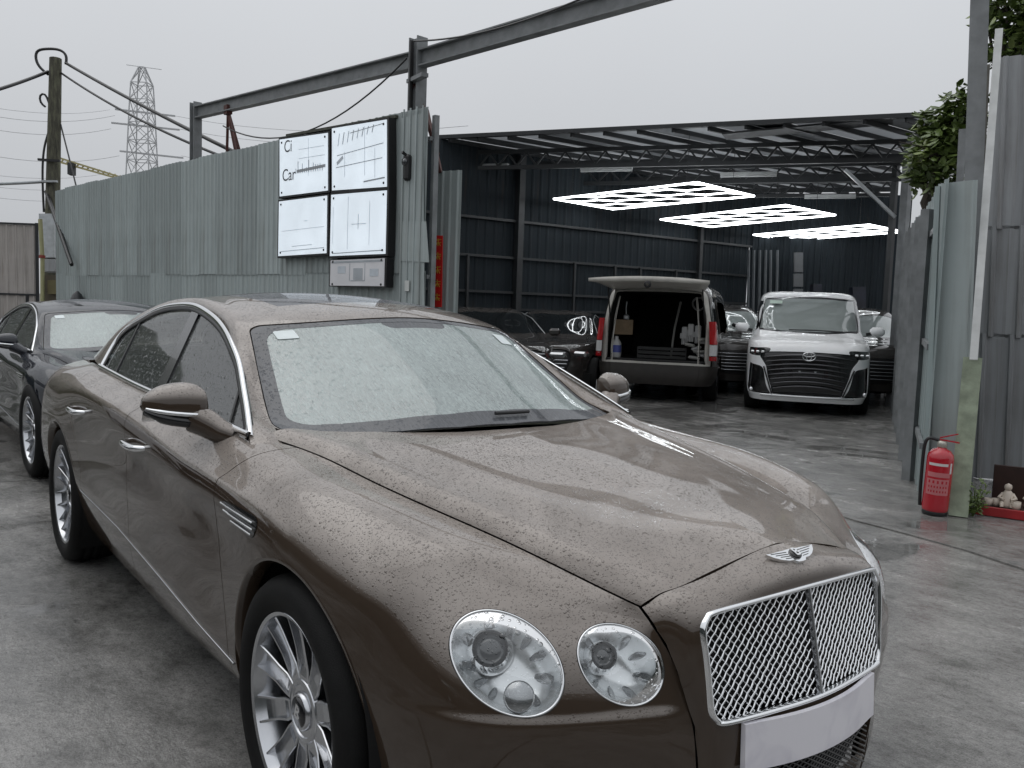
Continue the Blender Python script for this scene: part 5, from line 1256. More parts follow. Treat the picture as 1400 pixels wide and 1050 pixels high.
    # feather lines of the wings
    for s_ in (-1,1):
        for k in range(4):
            mb=MB(); mb.bar(o+nn*.0065+U*s_*.022+Vd*(-.010+k*.007), o+nn*.0065+U*s_*(.045+k*.011)+Vd*(-.008+k*.0075), .0012,.001,nn); mb.build('badge_feather',TRIM,bd)
    # ----- greenhouse
    gv,gt=GV,GT
    yy=np.abs(gv[:,1])
    f_ws=np.minimum.reduce([gv[:,0]-ws_top(gv[:,1]), edge_w(gv[:,0])-yy, ws_bot(gv[:,1])-gv[:,0]])*1.0
    inner_=clip(gv,gt,f_ws-.0)                                             # whole screen
    fb=np.minimum.reduce([gv[:,0]-ws_top(gv[:,1])-.045, edge_w(gv[:,0])-yy-.048-.02*np.clip((gv[:,0]+1.2)/.6,0,1), ws_bot(gv[:,1])-gv[:,0]-.055])
    pts=gv; 
    def corner_round(f1,f2,r): return np.where((f1<r)&(f2<r), r-np.hypot(r-f1,r-f2), np.minimum(f1,f2))
    def wsfield(V,m0,m1,m2,r):
        a=V[:,0]-ws_top(V[:,1])-m0; b=edge_w(V[:,0])-np.abs(V[:,1])-m1; c=(ws_bot(V[:,1])-V[:,0])-m2
        return np.minimum(corner_round(a,b,r),corner_round(b,c,r))
    w0=clip(gv,gt,wsfield(gv,.0,.0,.0,.06)); clear=clip(*w0,wsfield(w0[0],.038,.050,.075,.09)); band=clip(*w0,-wsfield(w0[0],.038,.050,.075,.09))

    BAND=glass_mat('screen_black_band',(.01,.01,.01),.34,(.26,.27,.29),.06,False)
    pod=lambda V: corner_round(.105-(V[:,0]-ws_top(V[:,1]))*1.15, .145-np.abs(V[:,1]-.0),.05)
    pd=clip(*clear,pod(clear[0])); clear=clip(*clear,-pod(clear[0])); panel('sensor_cover',*pd,BAND,car,.0,lift=-.004)
    for (y0,a0,hw_,ha,nm) in ((-.515,.085,.035,.030,'parking_ticket'),(.475,.115,.045,.040,'licence_disc')):
        fs=lambda V: np.minimum(hw_-np.abs(V[:,1]-y0), ha-np.abs(V[:,0]-ws_top(V[:,1])-a0)); st_=clip(*clear,fs(clear[0])); panel(nm,*st_,simple('sticker_white',(.72,.78,.78),.5),car,.0,lift=-.001)
    panel('windscreen',*clear,WSG,car,.0,lift=-.004); panel('windscreen_border',*band,BAND,car,.006,lift=-.003)
    shell=clip(gv,gt,-wsfield(gv,-.004,-.004,-.03,.06)); 
    # rear screen
    rw=lambda V: np.minimum.reduce([-2.83-.0*V[:,1]+.10*(np.abs(V[:,1])/.6)**2-V[:,0], edge_w(V[:,0])-np.abs(V[:,1])-.03, V[:,0]+3.52])
    rs=clip(*shell,rw(shell[0])); shell=clip(*shell,-rw(shell[0])); panel('rear_screen',*rs,SIDEG,car,.004,lift=-.004)
    # sunroof
    sr=lambda V: np.minimum.reduce([-1.36-.05*(np.abs(V[:,1])/.4)**2-V[:,0], .42-np.abs(V[:,1]), V[:,0]+2.15])
    s0=clip(*shell,sr(shell[0])-.003); panel('sunroof',*s0,BAND,car,.008,lift=-.001)
    shell=clip(*shell,-sr(shell[0])-.0)
    shell=clip(*shell,np.maximum(ws_bot(shell[0][:,1])+.012-shell[0][:,0], np.abs(shell[0][:,1])-edge_w(shell[0][:,0])-.004))
    shell=clip(*shell,np.maximum(shell[0][:,2]-.985,-.60-shell[0][:,0]))
    panel('roof_and_pillars',*shell,PAINT,car,.01)
    # rear deck
    xs=np.linspace(-3.45,-4.17,40); ks=np.linspace(-1,1,61); G=np.zeros((40,61,3))
    for i,x in enumerate(xs):
        w=np.interp(-x,[3.1,3.5,3.85,4.0,4.12,4.17],[.78,.73,.69,.60,.38,.05]); ze=np.interp(-x,[3.1,3.5,3.85,4.0,4.17],[1.078,1.06,1.035,1.02,1.024])
        G[i,:,0]=x; G[i,:,1]=ks*w; G[i,:,2]=ze+.03*(1-ks**2)
    dv,dt=grid_tris(G); 
    if dv[0,5]<0: dv,dt=grid_tris(G,True)
    panel('boot_lid',dv,dt,PAINT,car,.01)
    # ----- inner black shell behind all the gaps, floor
    for mir in (False,True):
        v,t=clip(SV,ST,np.where((SV[:,2]<.9)&(SV[:,1]<-.3),arch(SV,0,.375,.43),1)); v,t=clip(v,t,np.where((v[:,2]<.9)&(v[:,1]<-.3),arch(v,-3.065,.375,.42),1))
        v,t=clip(v,t,lampfield(v)-.0)
        panel('inner_shell',v,t,SHELL,car,0,mir,lift=-.014)
    v,t=clip(Vall,Tall,np.ones(len(Vall))); panel('inner_shell',v,t,SHELL,car,0,False,lift=-.03)
    mb=MB(); mb.box((-1.7,0,.19),(4.6,1.5,.06)); mb.box((-3.9,0,.35),(.5,1.2,.25)); mb.box((.45,0,.3),(.6,.9,.25)); mb.build('underbody',SHELL,car)
    # wheel-well bulkheads and cowl
    mb=MB(); mb.add([(-.33,-.6,.98),(-.33,.6,.98),(-.62,.76,.985),(-.9,.7,.95),(-.9,-.7,.95),(-.62,-.76,.985)],[(0,1,2,3,4,5)]); mb.build('scuttle',SHELL,car)
    # ----- cabin
    ds=MB(); P=[(-.62,.99),(-.80,1.0),(-1.0,.975),(-1.08,.93),(-1.05,.75),(-.9,.6)]
    Vv=[(x,y,z-.02*(abs(y)/.7)**2) for y in np.linspace(-.72,.72,13) for x,z in P]; Ff=[(i*6+j,(i+1)*6+j,(i+1)*6+j+1,i*6+j+1) for i in range(12) for j in range(5)]
    ds.add(Vv,Ff,True); ds.build('dashboard',CREAM,car)
    for y in (-.38,.38):
        se=empty('front_seat',parent=car)
        mb=MB(); mb.box((-1.62,y,.58),(.52,.52,.16),None,.05); mb.build('seat_cushion',CREAM,se)
        a=math.radians(18); Rr=np.array([[math.cos(a),0,-math.sin(a)],[0,1,0],[math.sin(a),0,math.cos(a)]])
        mb=MB(); mb.box((-1.96,y,.90),(.14,.50,.62),Rr.T if False else np.array([[math.cos(a),0,-math.sin(a)],[0,1,0],[math.sin(a),0,math.cos(a)]]),.05); mb.build('seat_back',CREAM,se)
        mb=MB(); mb.box((-2.07,y,1.255),(.10,.27,.16),None,.045); mb.build('head_restraint',CREAM,se)
    rsb=empty('rear_seat',parent=car); mb=MB(); mb.box((-2.75,0,.6),(.55,1.35,.18),None,.05); mb.build('seat_cushion',CREAM,rsb); mb=MB(); mb.box((-3.05,0,.92),(.16,1.35,.5),None,.05); mb.build('seat_back',CREAM,rsb)
    sw=empty('steering_wheel',parent=car); c0=Rv((-1.12,-.38,.985)); ax=nrm((-.88,0,.47)); e1=np.array([0,1,0.]); e2=np.cross(ax,e1)
    mb=MB(); mb.tube([c0+.19*(math.cos(t)*e1+math.sin(t)*e2) for t in np.linspace(0,2*math.pi,36,endpoint=False)],.016,8,closed=True); mb.build('wheel_rim',CREAM,sw)
    mb=MB()
    for t in (0,math.pi,-math.pi/2): mb.bar(c0+.05*(math.cos(t)*e1+math.sin(t)*e2)-ax*.02,c0+.18*(math.cos(t)*e1+math.sin(t)*e2),.03,.012,ax)
    mb.lathe([(.07,-.05),(.07,-.01),(.05,.01),(.0005,.014)],c0-ax*.01,ax,20); mb.build('wheel_hub',LEATHER,sw)
    mb=MB(); mb.box((-1.06,0,1.335),(.05,.22,.07),None,.02); mb.build('interior_mirror',TRIM,car)
    mb=MB(); mb.box((-1.7,0,.30),(2.9,1.5,.04)); mb.build('cabin_floor',LEATHER,car)
    # wipers
    for (a,b) in (((-.345,.12),( -.40,-.05)),):
        P=[]
        for s_ in np.linspace(0,1,16):
            y=a[1]+(b[1]-a[1])*s_; x=ws_bot(np.array([y]))[0]-.045; k=np.argmin((GV[:,0]-x)**2+(GV[:,1]-y)**2); P.append(GV[k,:3]+GV[k,3:6]*.010)
        P=np.array(P); P=np.stack([np.convolve(np.pad(P[:,i],2,'edge'),np.ones(5)/5,'valid') for i in range(3)],1); mb=MB(); mb.tube(P,.007,6); mb.build('wiper',TRIM,car)
    return car
saloon = build_car()
tag(saloon,'bronze brown luxury saloon with mesh grille, beaded with rain, in the foreground','car')
# ------------------------------------------------------------------ dark saloon behind: a copy of the brown one
def copy_car(src, loc, rz, paint):
    c = copy_tree(src); c.location = loc; c.rotation_euler = (0,0,rz)
    def walk(o):
        for ch in o.children:
            if ch.type=='MESH' and ch.data.materials and ch.data.materials[0]==PAINT:
                ch.material_slots[0].link='OBJECT'; ch.material_slots[0].material=paint
            walk(ch)
    walk(c); return c
navy = copy_car(saloon, (-5.62,.20,0), math.radians(2.0), NAVY)
for ch in navy.children:
    if not ch.name.startswith('wheel') or 'liner' in ch.name: ch.scale = (.97,.98,.935)
tag(navy,'dark navy blue saloon parked nose to tail behind the brown car','car')

# ------------------------------------------------------------------ vehicles in the shed, built from stacked plan loops
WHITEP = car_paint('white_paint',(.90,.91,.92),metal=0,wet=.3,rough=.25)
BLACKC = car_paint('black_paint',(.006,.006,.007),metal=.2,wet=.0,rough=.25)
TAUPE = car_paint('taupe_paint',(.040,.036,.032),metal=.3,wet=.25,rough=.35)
CREAMB = simple('van_frame_white',(.52,.50,.46),.45,0,.12,6)
DGLASS = NT('dark_glass').set(Base_Color=(.012,.014,.015),Roughness=.05,Coat_Weight=.6).m
def scr_glass():
    t=NT('grey_screen_glass'); t.set(Base_Color=(.26,.29,.28),Roughness=.08,Coat_Weight=1.0,Coat_Roughness=.02); return t.m
SCRG = scr_glass()
def loop(z, xf, xr, w, ef, er, n=60, zf=0.0):
    "closed plan loop, rounded corners; ef/er exponents front/rear (larger = squarer)"
    P=[]; cx=(xf+xr)/2; a=(xf-xr)/2
    for k in range(n):
        t=2*math.pi*k/n; c,s=math.cos(t),math.sin(t); e=ef if c>0 else er
        x=cx+a*math.copysign(abs(c)**(2/e),c); y=w*math.copysign(abs(s)**(2/e),s); P.append((x,y,z+zf*max(0,c)))
    return P
def car_surface(loops, nu=300, nv=150, smooth=3):
    L=np.array(loops,float); L=np.concatenate([L[:,-3:],L,L[:,:4]],1)       # (rows, n+7, 3) wrap
    rows=len(loops); m=L.shape[1]
    G=spline(np.arange(m)-3.0, L.transpose(1,0,2), np.linspace(0,m-7,nu))   # along loop
    dv=np.r_[0,np.cumsum(np.linalg.norm(np.diff(L,axis=0),axis=2).mean(1))]
    G=spline(dv/dv[-1], G.transpose(1,0,2), np.linspace(0,1,nv)).transpose(1,0,2)
    for _ in range(smooth):
        K=G.copy(); K[:,1:-1]=.25*G[:,:-2]+.5*G[:,1:-1]+.25*G[:,2:]; G=K
    V,T=grid_tris(G)
    k=np.argmax(V[:,2]); 
    if V[np.argmax(V[:,1]),4]<0: V,T=grid_tris(G,True)
    return V,T
def cut(V,T,f):
    a=clip(V,T,f); fb=-np.asarray(f); b=clip(V,T,fb); return a,b
def small_wheel(parent, loc, R=.34, out=-1, rim=None):
    w=empty('wheel',loc,parent=parent); m=MB(); m.lathe([(R*.66,-.10),(R*.72,-.12),(R*.94,-.115),(R,-.085),(R,.085),(R*.94,.11),(R*.66,.10)],axis=(0,1,0),n=32); m.build('tyre',RUBBER,w)
    m=MB(); m.lathe([(R*.67,-.095),(R*.62,-.085),(R*.58,-.05),(.08,-.075),(.0005,-.085)],axis=(0,1,0),n=20); m.build('rim',rim or SATIN,w); 
    if out>0: w.rotation_euler=(0,0,math.pi)
    return w
def wheels(car,xs,half,R=.34):
    for x in xs:
        for s in (-1,1): small_wheel(car,(x,s*half,R),R,s)

# ---- white people carrier; front axle at origin, facing +x
def white_mpv():
    car=empty('people_carrier'); Wd=.925
    loops=[loop(.20,.80,-3.95,.86,7,5),loop(.34,.86,-4.02,.905,7,5),loop(.55,.89,-4.05,.92,6.5,5),loop(.80,.89,-4.06,.925,6,5),loop(.98,.86,-4.06,.922,5.5,5),loop(1.06,.78,-4.05,.915,5,5),
           loop(1.13,.42,-4.04,.90,3.4,5),loop(1.19,.10,-4.03,.885,3.8,5),loop(1.24,-.06,-4.02,.870,4.0,5),loop(1.45,-.40,-3.99,.84,5,5),loop(1.68,-.80,-3.95,.805,5.5,5),loop(1.80,-1.06,-3.92,.775,6,5),loop(1.865,-1.28,-3.85,.72,5.5,5),loop(1.90,-1.6,-3.6,.52,4,4),loop(1.915,-2.1,-3.1,.25,3,3),loop(1.918,-2.5,-2.7,.04,2,2)]
    V,T=car_surface(loops,360,190)
    for x in (0,-3.0): V,T=clip(V,T,np.where(V[:,2]<.85,np.hypot(V[:,0]-x,V[:,2]-.36)-.40,1))
    yz=lambda V: V[:,[1,2]]; xz=lambda V: V[:,[0,2]]
    front=lambda V,pol: np.where((V[:,0]>.2)&(V[:,3]>.15),sdpoly(yz(V),pol),-1)
    # windscreen
    pol=rounded([(-.77,1.235),(-.4,1.215),(0,1.21),(.4,1.215),(.77,1.235),(.79,1.27),(.735,1.70),(.69,1.775),(.3,1.80),(0,1.803),(-.3,1.80),(-.69,1.775),(-.735,1.70),(-.79,1.27)],4)
    f=np.where((V[:,0]<.25)&(V[:,0]>-1.4)&(V[:,3]>.25),sdpoly(yz(V),pol),-1); ws,rest=cut(V,T,f)
    inner=clip(*ws,sdpoly(yz(ws[0]),pol)-.03); band=clip(*ws,.03-sdpoly(yz(ws[0]),pol))
    panel('windscreen',*inner,SCRG,car,0,lift=-.004); panel('screen_border',*band,BLACKP,car,.004,lift=-.003)
    # side windows
    sp=rounded([(-.55,1.26),(-1.6,1.24),(-3.7,1.26),(-3.75,1.6),(-3.6,1.72),(-1.3,1.72),(-1.0,1.62)],4)
    f=np.where((np.abs(V[:,4])>.6),sdpoly(xz(rest[0]) if False else xz(V),sp),-1) if False else None
    for sd in (-1,1): fr=np.where(sd*rest[0][:,4]>.35,sdpoly(xz(rest[0]),sp),-1); sw,rest=cut(*rest,fr); panel('side_window',*sw,DGLASS,car,.004,lift=-.003)
    # black fascia
    gp=rounded([(-.60,.93),(-.3,.945),(0,.95),(.3,.945),(.60,.93),(.70,.86),(.61,.73),(.57,.56),(.50,.36),(.44,.30),(0,.295),(-.44,.30),(-.50,.36),(-.57,.56),(-.61,.73),(-.70,.86)],5)
    g,rest=cut(*rest,front(rest[0],gp)); panel('radiator_grille',*g,BLACKP,car,.01,lift=-.025)
    for s in (-1,1):
        hp=rounded([(s*.56,.985),(s*.74,.985),(s*.90,.965),(s*.905,.90),(s*.80,.865),(s*.66,.87),(s*.58,.92)],4)
        h,rest=cut(*rest,front(rest[0],hp)); hl=panel('headlight',*h,DGLASS,car,.006,lift=-.006)
        for k in range(3):
            m=MB(); m.box((.80-.02*k,s*(.66+.075*k),.925),(.05,.05,.03),None,.008); m.build('lamp_element',REFL,hl)
        ip=rounded([(s*.66,.70),(s*.80,.735),(s*.855,.70),(s*.87,.36),(s*.83,.30),(s*.55,.295),(s*.55,.36),(s*.61,.54)],4)
        a,rest=cut(*rest,front(rest[0],ip)); ai=panel('air_intake',*a,BLACKP,car,.01,lift=-.03)
        m=MB(); m.lathe([(.028,0),(.024,.01),(.0005,.012)],(.84,s*.80,.36),(1,0,0),14); m.build('fog_lamp',REFL,ai)
    panel('body',*rest,WHITEP,car,.01)
    GB=simple('dark_chrome',(.10,.10,.105),.25,.9)
    for k,z in enumerate((.90,.835,.77,.705,.64,.575,.51,.44)):
        hw=np.interp(z,[.40,.7,.95],[.50,.585,.66]); P=[]
        for y in np.linspace(-hw,hw,21): P.append((.905-.26*(abs(y)/.92)**3.4-.004,y,z-.055*(abs(y)/hw)**2))
        m=MB(); m.tube(P,[.006+.012*(1-abs(2*i/20-1)**3) for i in range(21)],6); m.build('grille_slat',GB,car)
    m=MB(); P=[(.90-.30*(abs(y)/.92)**3.4+.004,y,.285) for y in np.linspace(-.66,.66,17)]; m.tube(P,.016,8); m.build('bumper_bright_strip',simple('pale_chrome',(.75,.76,.77),.25,.6),car)
    for s in (-1,1): m=MB(); m.bar((.875,s*.635,.71),(.875,s*.50,.31),.022,.03,(1,0,0)); m.build('intake_blade',GB,car)
    # badge: three ovals
    bd=empty('oval_badge',parent=car)
    def oval(a,b,cz,r): m=MB(); m.tube([(.925,a*math.cos(t),cz+b*math.sin(t)) for t in np.linspace(0,2*math.pi,28,endpoint=False)],r,6,closed=True); m.build('badge_ring',CHROME,bd)
    oval(.090,.062,.885,.009); oval(.036,.060,.885,.007); oval(.082,.030,.912,.007)
    m=MB(); m.box((.885,0,.62),(.03,.44,.13),None,.008); m.build('number_plate_holder',TRIM,car)
    for y in (-.12,.10): m=MB(); m.box((.905,y,.66),(.01,.03,.02)); m.build('plate_clip',GALV,car)
    for s in (-1,1):
        mr=empty('door_mirror',parent=car); m=MB(); m.box((-.28,s*1.02,1.27),(.12,.22,.14),None,.04); m.build('mirror_housing',WHITEP,mr,auto=50); m=MB(); m.bar((-.28,s*.86,1.22),(-.28,s*.95,1.24),.07,.05); m.build('mirror_foot',TRIM,mr)
    m=MB(); m.box((-1.9,0,.30),(4.0,1.7,.25)); m.build('underbody',SHELL,car); wheels(car,(0,-3.0),.80,.36)
    m=MB(); m.tube([(.10,.7,1.245),(.05,.1,1.262),(.06,-.3,1.258)],.012,6); m.build('wiper',TRIM,car)
    m=MB(); m.prism([(-.10,-.05),(.10,-.05),(.10,.05),(-.10,.05)],(-.755,-.52,1.70),(0,1,0),nrm((-.86,0,.5)),.004); m.build('screen_sticker',simple('sticker_green',(.45,.55,.48),.6),car)
    return car
mpv=white_mpv(); ml=(gnd(1012,560)+gnd(1188,567))/2; hd=nrm((CAM-ml)*[1,1,0]); hd=nrm(hd+.03*np.array([-hd[1],hd[0],0])); mpv.location=tuple(ml-hd*.30); mpv.rotation_euler=(0,0,math.atan2(hd[1],hd[0]))
tag(mpv,'white people carrier with big dark grille facing out of the shed','people carrier')

# ---- grey-brown van with raised tailgate; rear axle at origin, facing +x away from the yard
def van():
    car=empty('cargo_van'); W=.975
    xr=-.98
    loops=[loop(.30,3.9,xr+.05,.90,4,9),loop(.42,4.0,xr,.955,4,10),loop(.62,4.02,xr,.975,4,10),loop(.95,3.95,xr,.975,4,10),loop(1.10,3.75,xr+.01,.965,4,10),loop(1.35,3.25,xr+.03,.935,4,10),loop(1.62,2.85,xr+.06,.885,4.4,10),loop(1.80,2.65,xr+.09,.835,4.6,9),loop(1.90,2.5,xr+.14,.74,4.4,7),loop(1.95,2.2,xr+.35,.52,4,5),loop(1.965,1.7,xr+.9,.2,3,3),loop(1.967,.9,xr+1.4,.03,2,2)]
    V,T=car_surface(loops,380,170)
    for x in (0,3.21): V,T=clip(V,T,np.where(V[:,2]<.85,np.hypot(V[:,0]-x,V[:,2]-.36)-.39,1))
    yz=lambda V:V[:,[1,2]]; xz=lambda V:V[:,[0,2]]
    back=lambda V,pol,th=.3: np.where((V[:,0]<-.2)&(V[:,3]<-th),sdpoly(yz(V),pol),-1)
    hole=rounded([(-.74,.66),(0,.66),(.74,.66),(.80,.72),(.80,1.2),(.755,1.55),(.70,1.74),(.60,1.79),(0,1.80),(-.60,1.79),(-.70,1.74),(-.755,1.55),(-.80,1.2),(-.80,.72)],5)
    _,rest=cut(V,T,back(V,hole))
    ring=sdpoly(yz(rest[0]),hole); fr,rest2=cut(*rest,np.where((rest[0][:,0]<-.2)&(rest[0][:,3]<-.55)&(rest[0][:,2]>.62)&(rest[0][:,2]<1.84),1.0,-1.0)*.05)
    panel('tailgate_frame',*fr,CREAMB,car,.03)
    bp=lambda V: np.where((V[:,2]<.62),.62-V[:,2],-1)
    bm_,rest2=cut(*rest2,np.where((rest2[0][:,0]<-.45),.62-rest2[0][:,2],-1)); panel('rear_bumper',*bm_,simple('bumper_grey',(.035,.031,.028),.5),car,.01,lift=.012)
    sp=rounded([(-.80,1.18),(0.6,1.15),(1.55,1.13),(1.58,1.60),(0,1.66),(-.72,1.66)],4)
    for sd in (-1,1): s1,rest2=cut(*rest2,np.where(sd*rest2[0][:,4]>.35,sdpoly(xz(rest2[0]),sp),-1)); panel('side_window',*s1,DGLASS,car,.004,lift=-.003)
    sp=rounded([(1.75,1.13),(2.75,1.12),(2.95,1.2),(2.6,1.60),(1.78,1.62)],4)
    for sd in (-1,1): s1,rest2=cut(*rest2,np.where(sd*rest2[0][:,4]>.35,sdpoly(xz(rest2[0]),sp),-1)); panel('cab_window',*s1,DGLASS,car,.004,lift=-.003)
    panel('body',*rest2,TAUPE,car,.02)
    for s in (-1,1):      # tail lamps
        tl=empty('tail_lamp',parent=car)
        for (z0,z1,col,nm) in ((.98,1.34,(.42,.004,.008),'red_lens'),(.80,.97,(.62,.62,.62),'clear_lens'),(.72,.79,(.30,.004,.008),'lower_red_lens')):
            mt=bpy.data.materials.get('van_'+nm) or NT('van_'+nm).set(Base_Color=col,Roughness=.15,Coat_Weight=1.0).m
            m=MB(); tw_=lambda z: np.interp(z,[.62,1.10,1.35],[.975,.965,.935]); 
            prof=lambda z:[(-.80,s*(tw_(z)+.006)),(-.955,s*(tw_(z)-.004)),(-.998,s*(tw_(z)-.05)),(-.992,s*(tw_(z)-.105))]
            Vv=[(x,y,z) for z in (z0,z1) for x,y in prof(z)]; Ff=[(i,i+1,i+5,i+4) for i in range(3)]; Ff=[f if s<0 else f[::-1] for f in Ff]; m.add(Vv,Ff,True); ob=m.build(nm,mt,tl)
    # load bay
    IN=simple('bay_lining',(.020,.019,.018),.8); m=MB()
    m.add([(-.93,-.84,.68),(-.93,.84,.68),(1.9,.84,.68),(1.9,-.84,.68),(-.9,-.70,1.80),(-.9,.70,1.80),(1.9,.70,1.80),(1.9,-.70,1.80)],[(0,1,2,3),(7,6,5,4),(0,3,7,4),(2,1,5,6),(3,2,6,7)]); m.build('load_bay',IN,car)
    m=MB(); m.box((-.90,0,.685),(.10,1.55,.03)); m.build('loading_sill',TRIM,car)
    # raised tailgate
    tg=empty('tailgate',parent=car); hx,hz=-.88,1.86; P=[]; n=9
    L=1.18; ang=math.radians(4); ca,sa=math.cos(ang),math.sin(ang); V_=[];F_=[]
    for i in range(n):
        u=i/(n-1)
        for j in range(13):
            v=j/12*2-1; w=np.interp(u,[0,.3,1],[.70,.80,.90])*v; bul=.05*(1-v*v)*(1 if True else 0)
            V_.append((hx-L*u*ca, w, hz+L*u*sa+bul*.9+.03*math.sin(math.pi*u))); 
    m0=len(V_); V_+=[(x,y,z-.075*(1-.35*(abs(y)/.9)**3)) for x,y,z in V_]
    for i in range(n-1):
        for j in range(12):
            a=i*13+j; F_.append((a,a+1,a+14,a+13)); F_.append((m0+a,m0+a+13,m0+a+14,m0+a+1))
    for j in range(12): a=(n-1)*13+j; F_.append((a,a+1,m0+a+1,m0+a)); F_.append((j,m0+j,m0+j+1,j+1))
    for i in range(n-1): a=i*13; F_.append((a,a+13,m0+a+13,m0+a)); b=a+12; F_.append((b,m0+b,m0+b+13,b+13))
    mesh('tailgate_panel',V_,F_,CREAMB,tg,True); 
    m=MB(); m.prism([(-.6,0),(.6,0),(.55,.42),(-.55,.42)],(hx-.62,0,hz+.128),(0,1,0),(1,0,0),.006); m.build('tailgate_glass',DGLASS,tg)
    m=MB(); m.lathe([(.055,0),(.05,.02),(.02,.02)],(hx-L*ca-.012,0,hz+.005),(-1,0,0),16); m.build('latch',TRIM,tg)
    for s in (-1,1): m=MB(); m.tube([(-.90,s*.76,1.30),(hx-.42,s*.74,hz-.03)],.011,6); m.build('gas_strut',TRIM,tg)
    # roof rack lip
    m=MB(); Pp=[(-.72,y,1.955+.06*(1-(y/.72)**4)) for y in np.linspace(-.72,.72,17)]; m.tube(Pp,.022,8); m.build('roof_spoiler',TRIM,car)
    m=MB(); m.box((1.5,0,.40),(4.4,1.7,.25)); m.build('underbody',SHELL,car); wheels(car,(0,3.21),.83,.35)
    for s in (-1,1): m=MB(); m.box((2.85,s*1.08,1.18),(.10,.20,.26),None,.03); m.build('door_mirror',BLACKP,car)
    return car
vn=van(); vh=nrm((-.585,.811,0)); vr=np.array([vh[1],-vh[0],0]); vl=(gnd(836,541)+gnd(966,549))/2; vn.location=tuple(vl+vh*.25); vrz=math.atan2(vh[1],vh[0]); vn.rotation_euler=(0,0,vrz)
tag(vn,'grey brown cargo van with its tailgate raised and a cluttered load bay','van')
# load in the van: every item its own thing
CARD=simple('cardboard',(.22,.16,.10),.8,0,.15,8); WPL=simple('white_plastic',(.5,.5,.5),.4); BPL=simple('blue_label',(.08,.10,.35),.5)
def vp(x,y,z): return Vector(vn.location)+Vector(tuple(vh*x-vr*y))+Vector((0,0,z))
def vthing(nm,label,cat,x,y,z,rz=0,group=None):
    e=empty(nm,vp(x,y,z),vrz+rz); tag(e,label,cat,group); return e
e=vthing('carton','open brown cardboard box hung on the left inside wall of the van','box',-.55,.60,1.08,.2)
for k,(c,s) in enumerate((((0,0,.0),(.26,.30,.012)),((-.13,0,.12),(.012,.30,.24)),((.13,0,.12),(.012,.30,.24)),((0,.15,.12),(.26,.012,.24)),((0,-.15,.12),(.26,.012,.24)))): m=MB(); m.box(c,s); m.build('box_wall',CARD,e)
e=vthing('spray_bottle','white bottle with blue label at the left rear corner of the load bay','bottle',-.78,.66,.70); m=MB(); m.lathe([(.07,0),(.075,.02),(.075,.24),(.03,.30),(.03,.34),(.0005,.345)],n=16); m.build('bottle',WPL,e); m=MB(); m.lathe([(.077,.08),(.077,.2)],n=16); m.build('label_band',BPL,e)
e=vthing('white_jug','white plastic jug behind the blue labelled bottle in the van','bottle',-.6,.70,.70); m=MB(); m.lathe([(.09,0),(.095,.05),(.09,.22),(.04,.30),(.03,.34),(.0005,.345)],n=12); m.build('jug',simple('jug_grey',(.34,.34,.32),.5),e)
for i,(y,z,x) in enumerate(((-.42,1.25,-.55),(-.52,1.30,-.60),(-.64,1.28,-.62))):
    e=vthing('hanging_glove',['left one of three pale work gloves hanging in the van','middle one of three pale work gloves hanging in the van','right one of three pale work gloves hanging in the van'][i],'glove',x,y,z-.22,0,'work gloves hanging in the van'); m=MB(); m.box((0,0,.11),(.03,.10,.20),None,.014); m.build('palm',WPL,e)
    for q in range(4): m=MB(); m.box((0,-.037+.025*q,-.03),(.022,.02,.11),None,.008); m.build('finger',WPL,e)
    m=MB(); m.box((0,.06,.06),(.022,.03,.09),None,.008); m.build('thumb',WPL,e)
e=vthing('hose_coil','grey hose coil hanging at the upper right of the load bay','hose',-.5,-.62,1.62); m=MB()
m.tube([(.02*math.sin(t*5),.10*math.cos(t)*(1+.05*math.sin(3*t)),.10*math.sin(t)) for t in np.linspace(0,12.4,60)],.018,6); m.build('coil',simple('hose_grey',(.22,.22,.22),.6),e)
e=vthing('tool_crate','black slatted tool crate on the load bay floor','crate',-.35,-.05,.70); 
for z in (.02,.09,.16): m=MB(); m.box((-.15,0,z),(.02,.80,.05)); m.build('slat',simple('crate_grey',(.045,.045,.045),.6) if z<.03 else bpy.data.materials['crate_grey'],e)
for y in (-.4,.4): m=MB(); m.box((0,y,.09),(.30,.02,.18)); m.build('side',bpy.data.materials['crate_grey'],e)
e=vthing('rag_heap','heap of white rags at the right rear corner of the load bay','rags',-.72,-.62,.70); rr=random.Random(3)
for k in range(7): m=MB(); m.box((rr.uniform(-.08,.08),rr.uniform(-.13,.13),.05+k*.05),(.16,.17,.05),np.array(Matrix.Rotation(rr.uniform(-.6,.6),3,'Z')@Matrix.Rotation(rr.uniform(-.4,.4),3,'X')),.02); m.build('rag',WPL if k%2 else bpy.data.materials['jug_grey'],e)
e=vthing('white_pole','long pale pole leaning inside the van','pole',-.3,-.18,.70); m=MB(); m.tube([(0,0,0),(.1,-.03,.5),(.2,-.1,.95)],.02,8); m.build('shaft',bpy.data.materials['jug_grey'],e)
e=vthing('hook_tool','pale metal tool hanging at the upper left of the load bay','tool',-.6,.55,1.36); m=MB(); m.tube([(0,0,.26),(0,.01,.15),(0,0,.05)],.012,6); m.build('handle',GALV,e); m=MB(); m.box((0,0,0),(.05,.10,.09),None,.02); m.build('head',GALV,e)

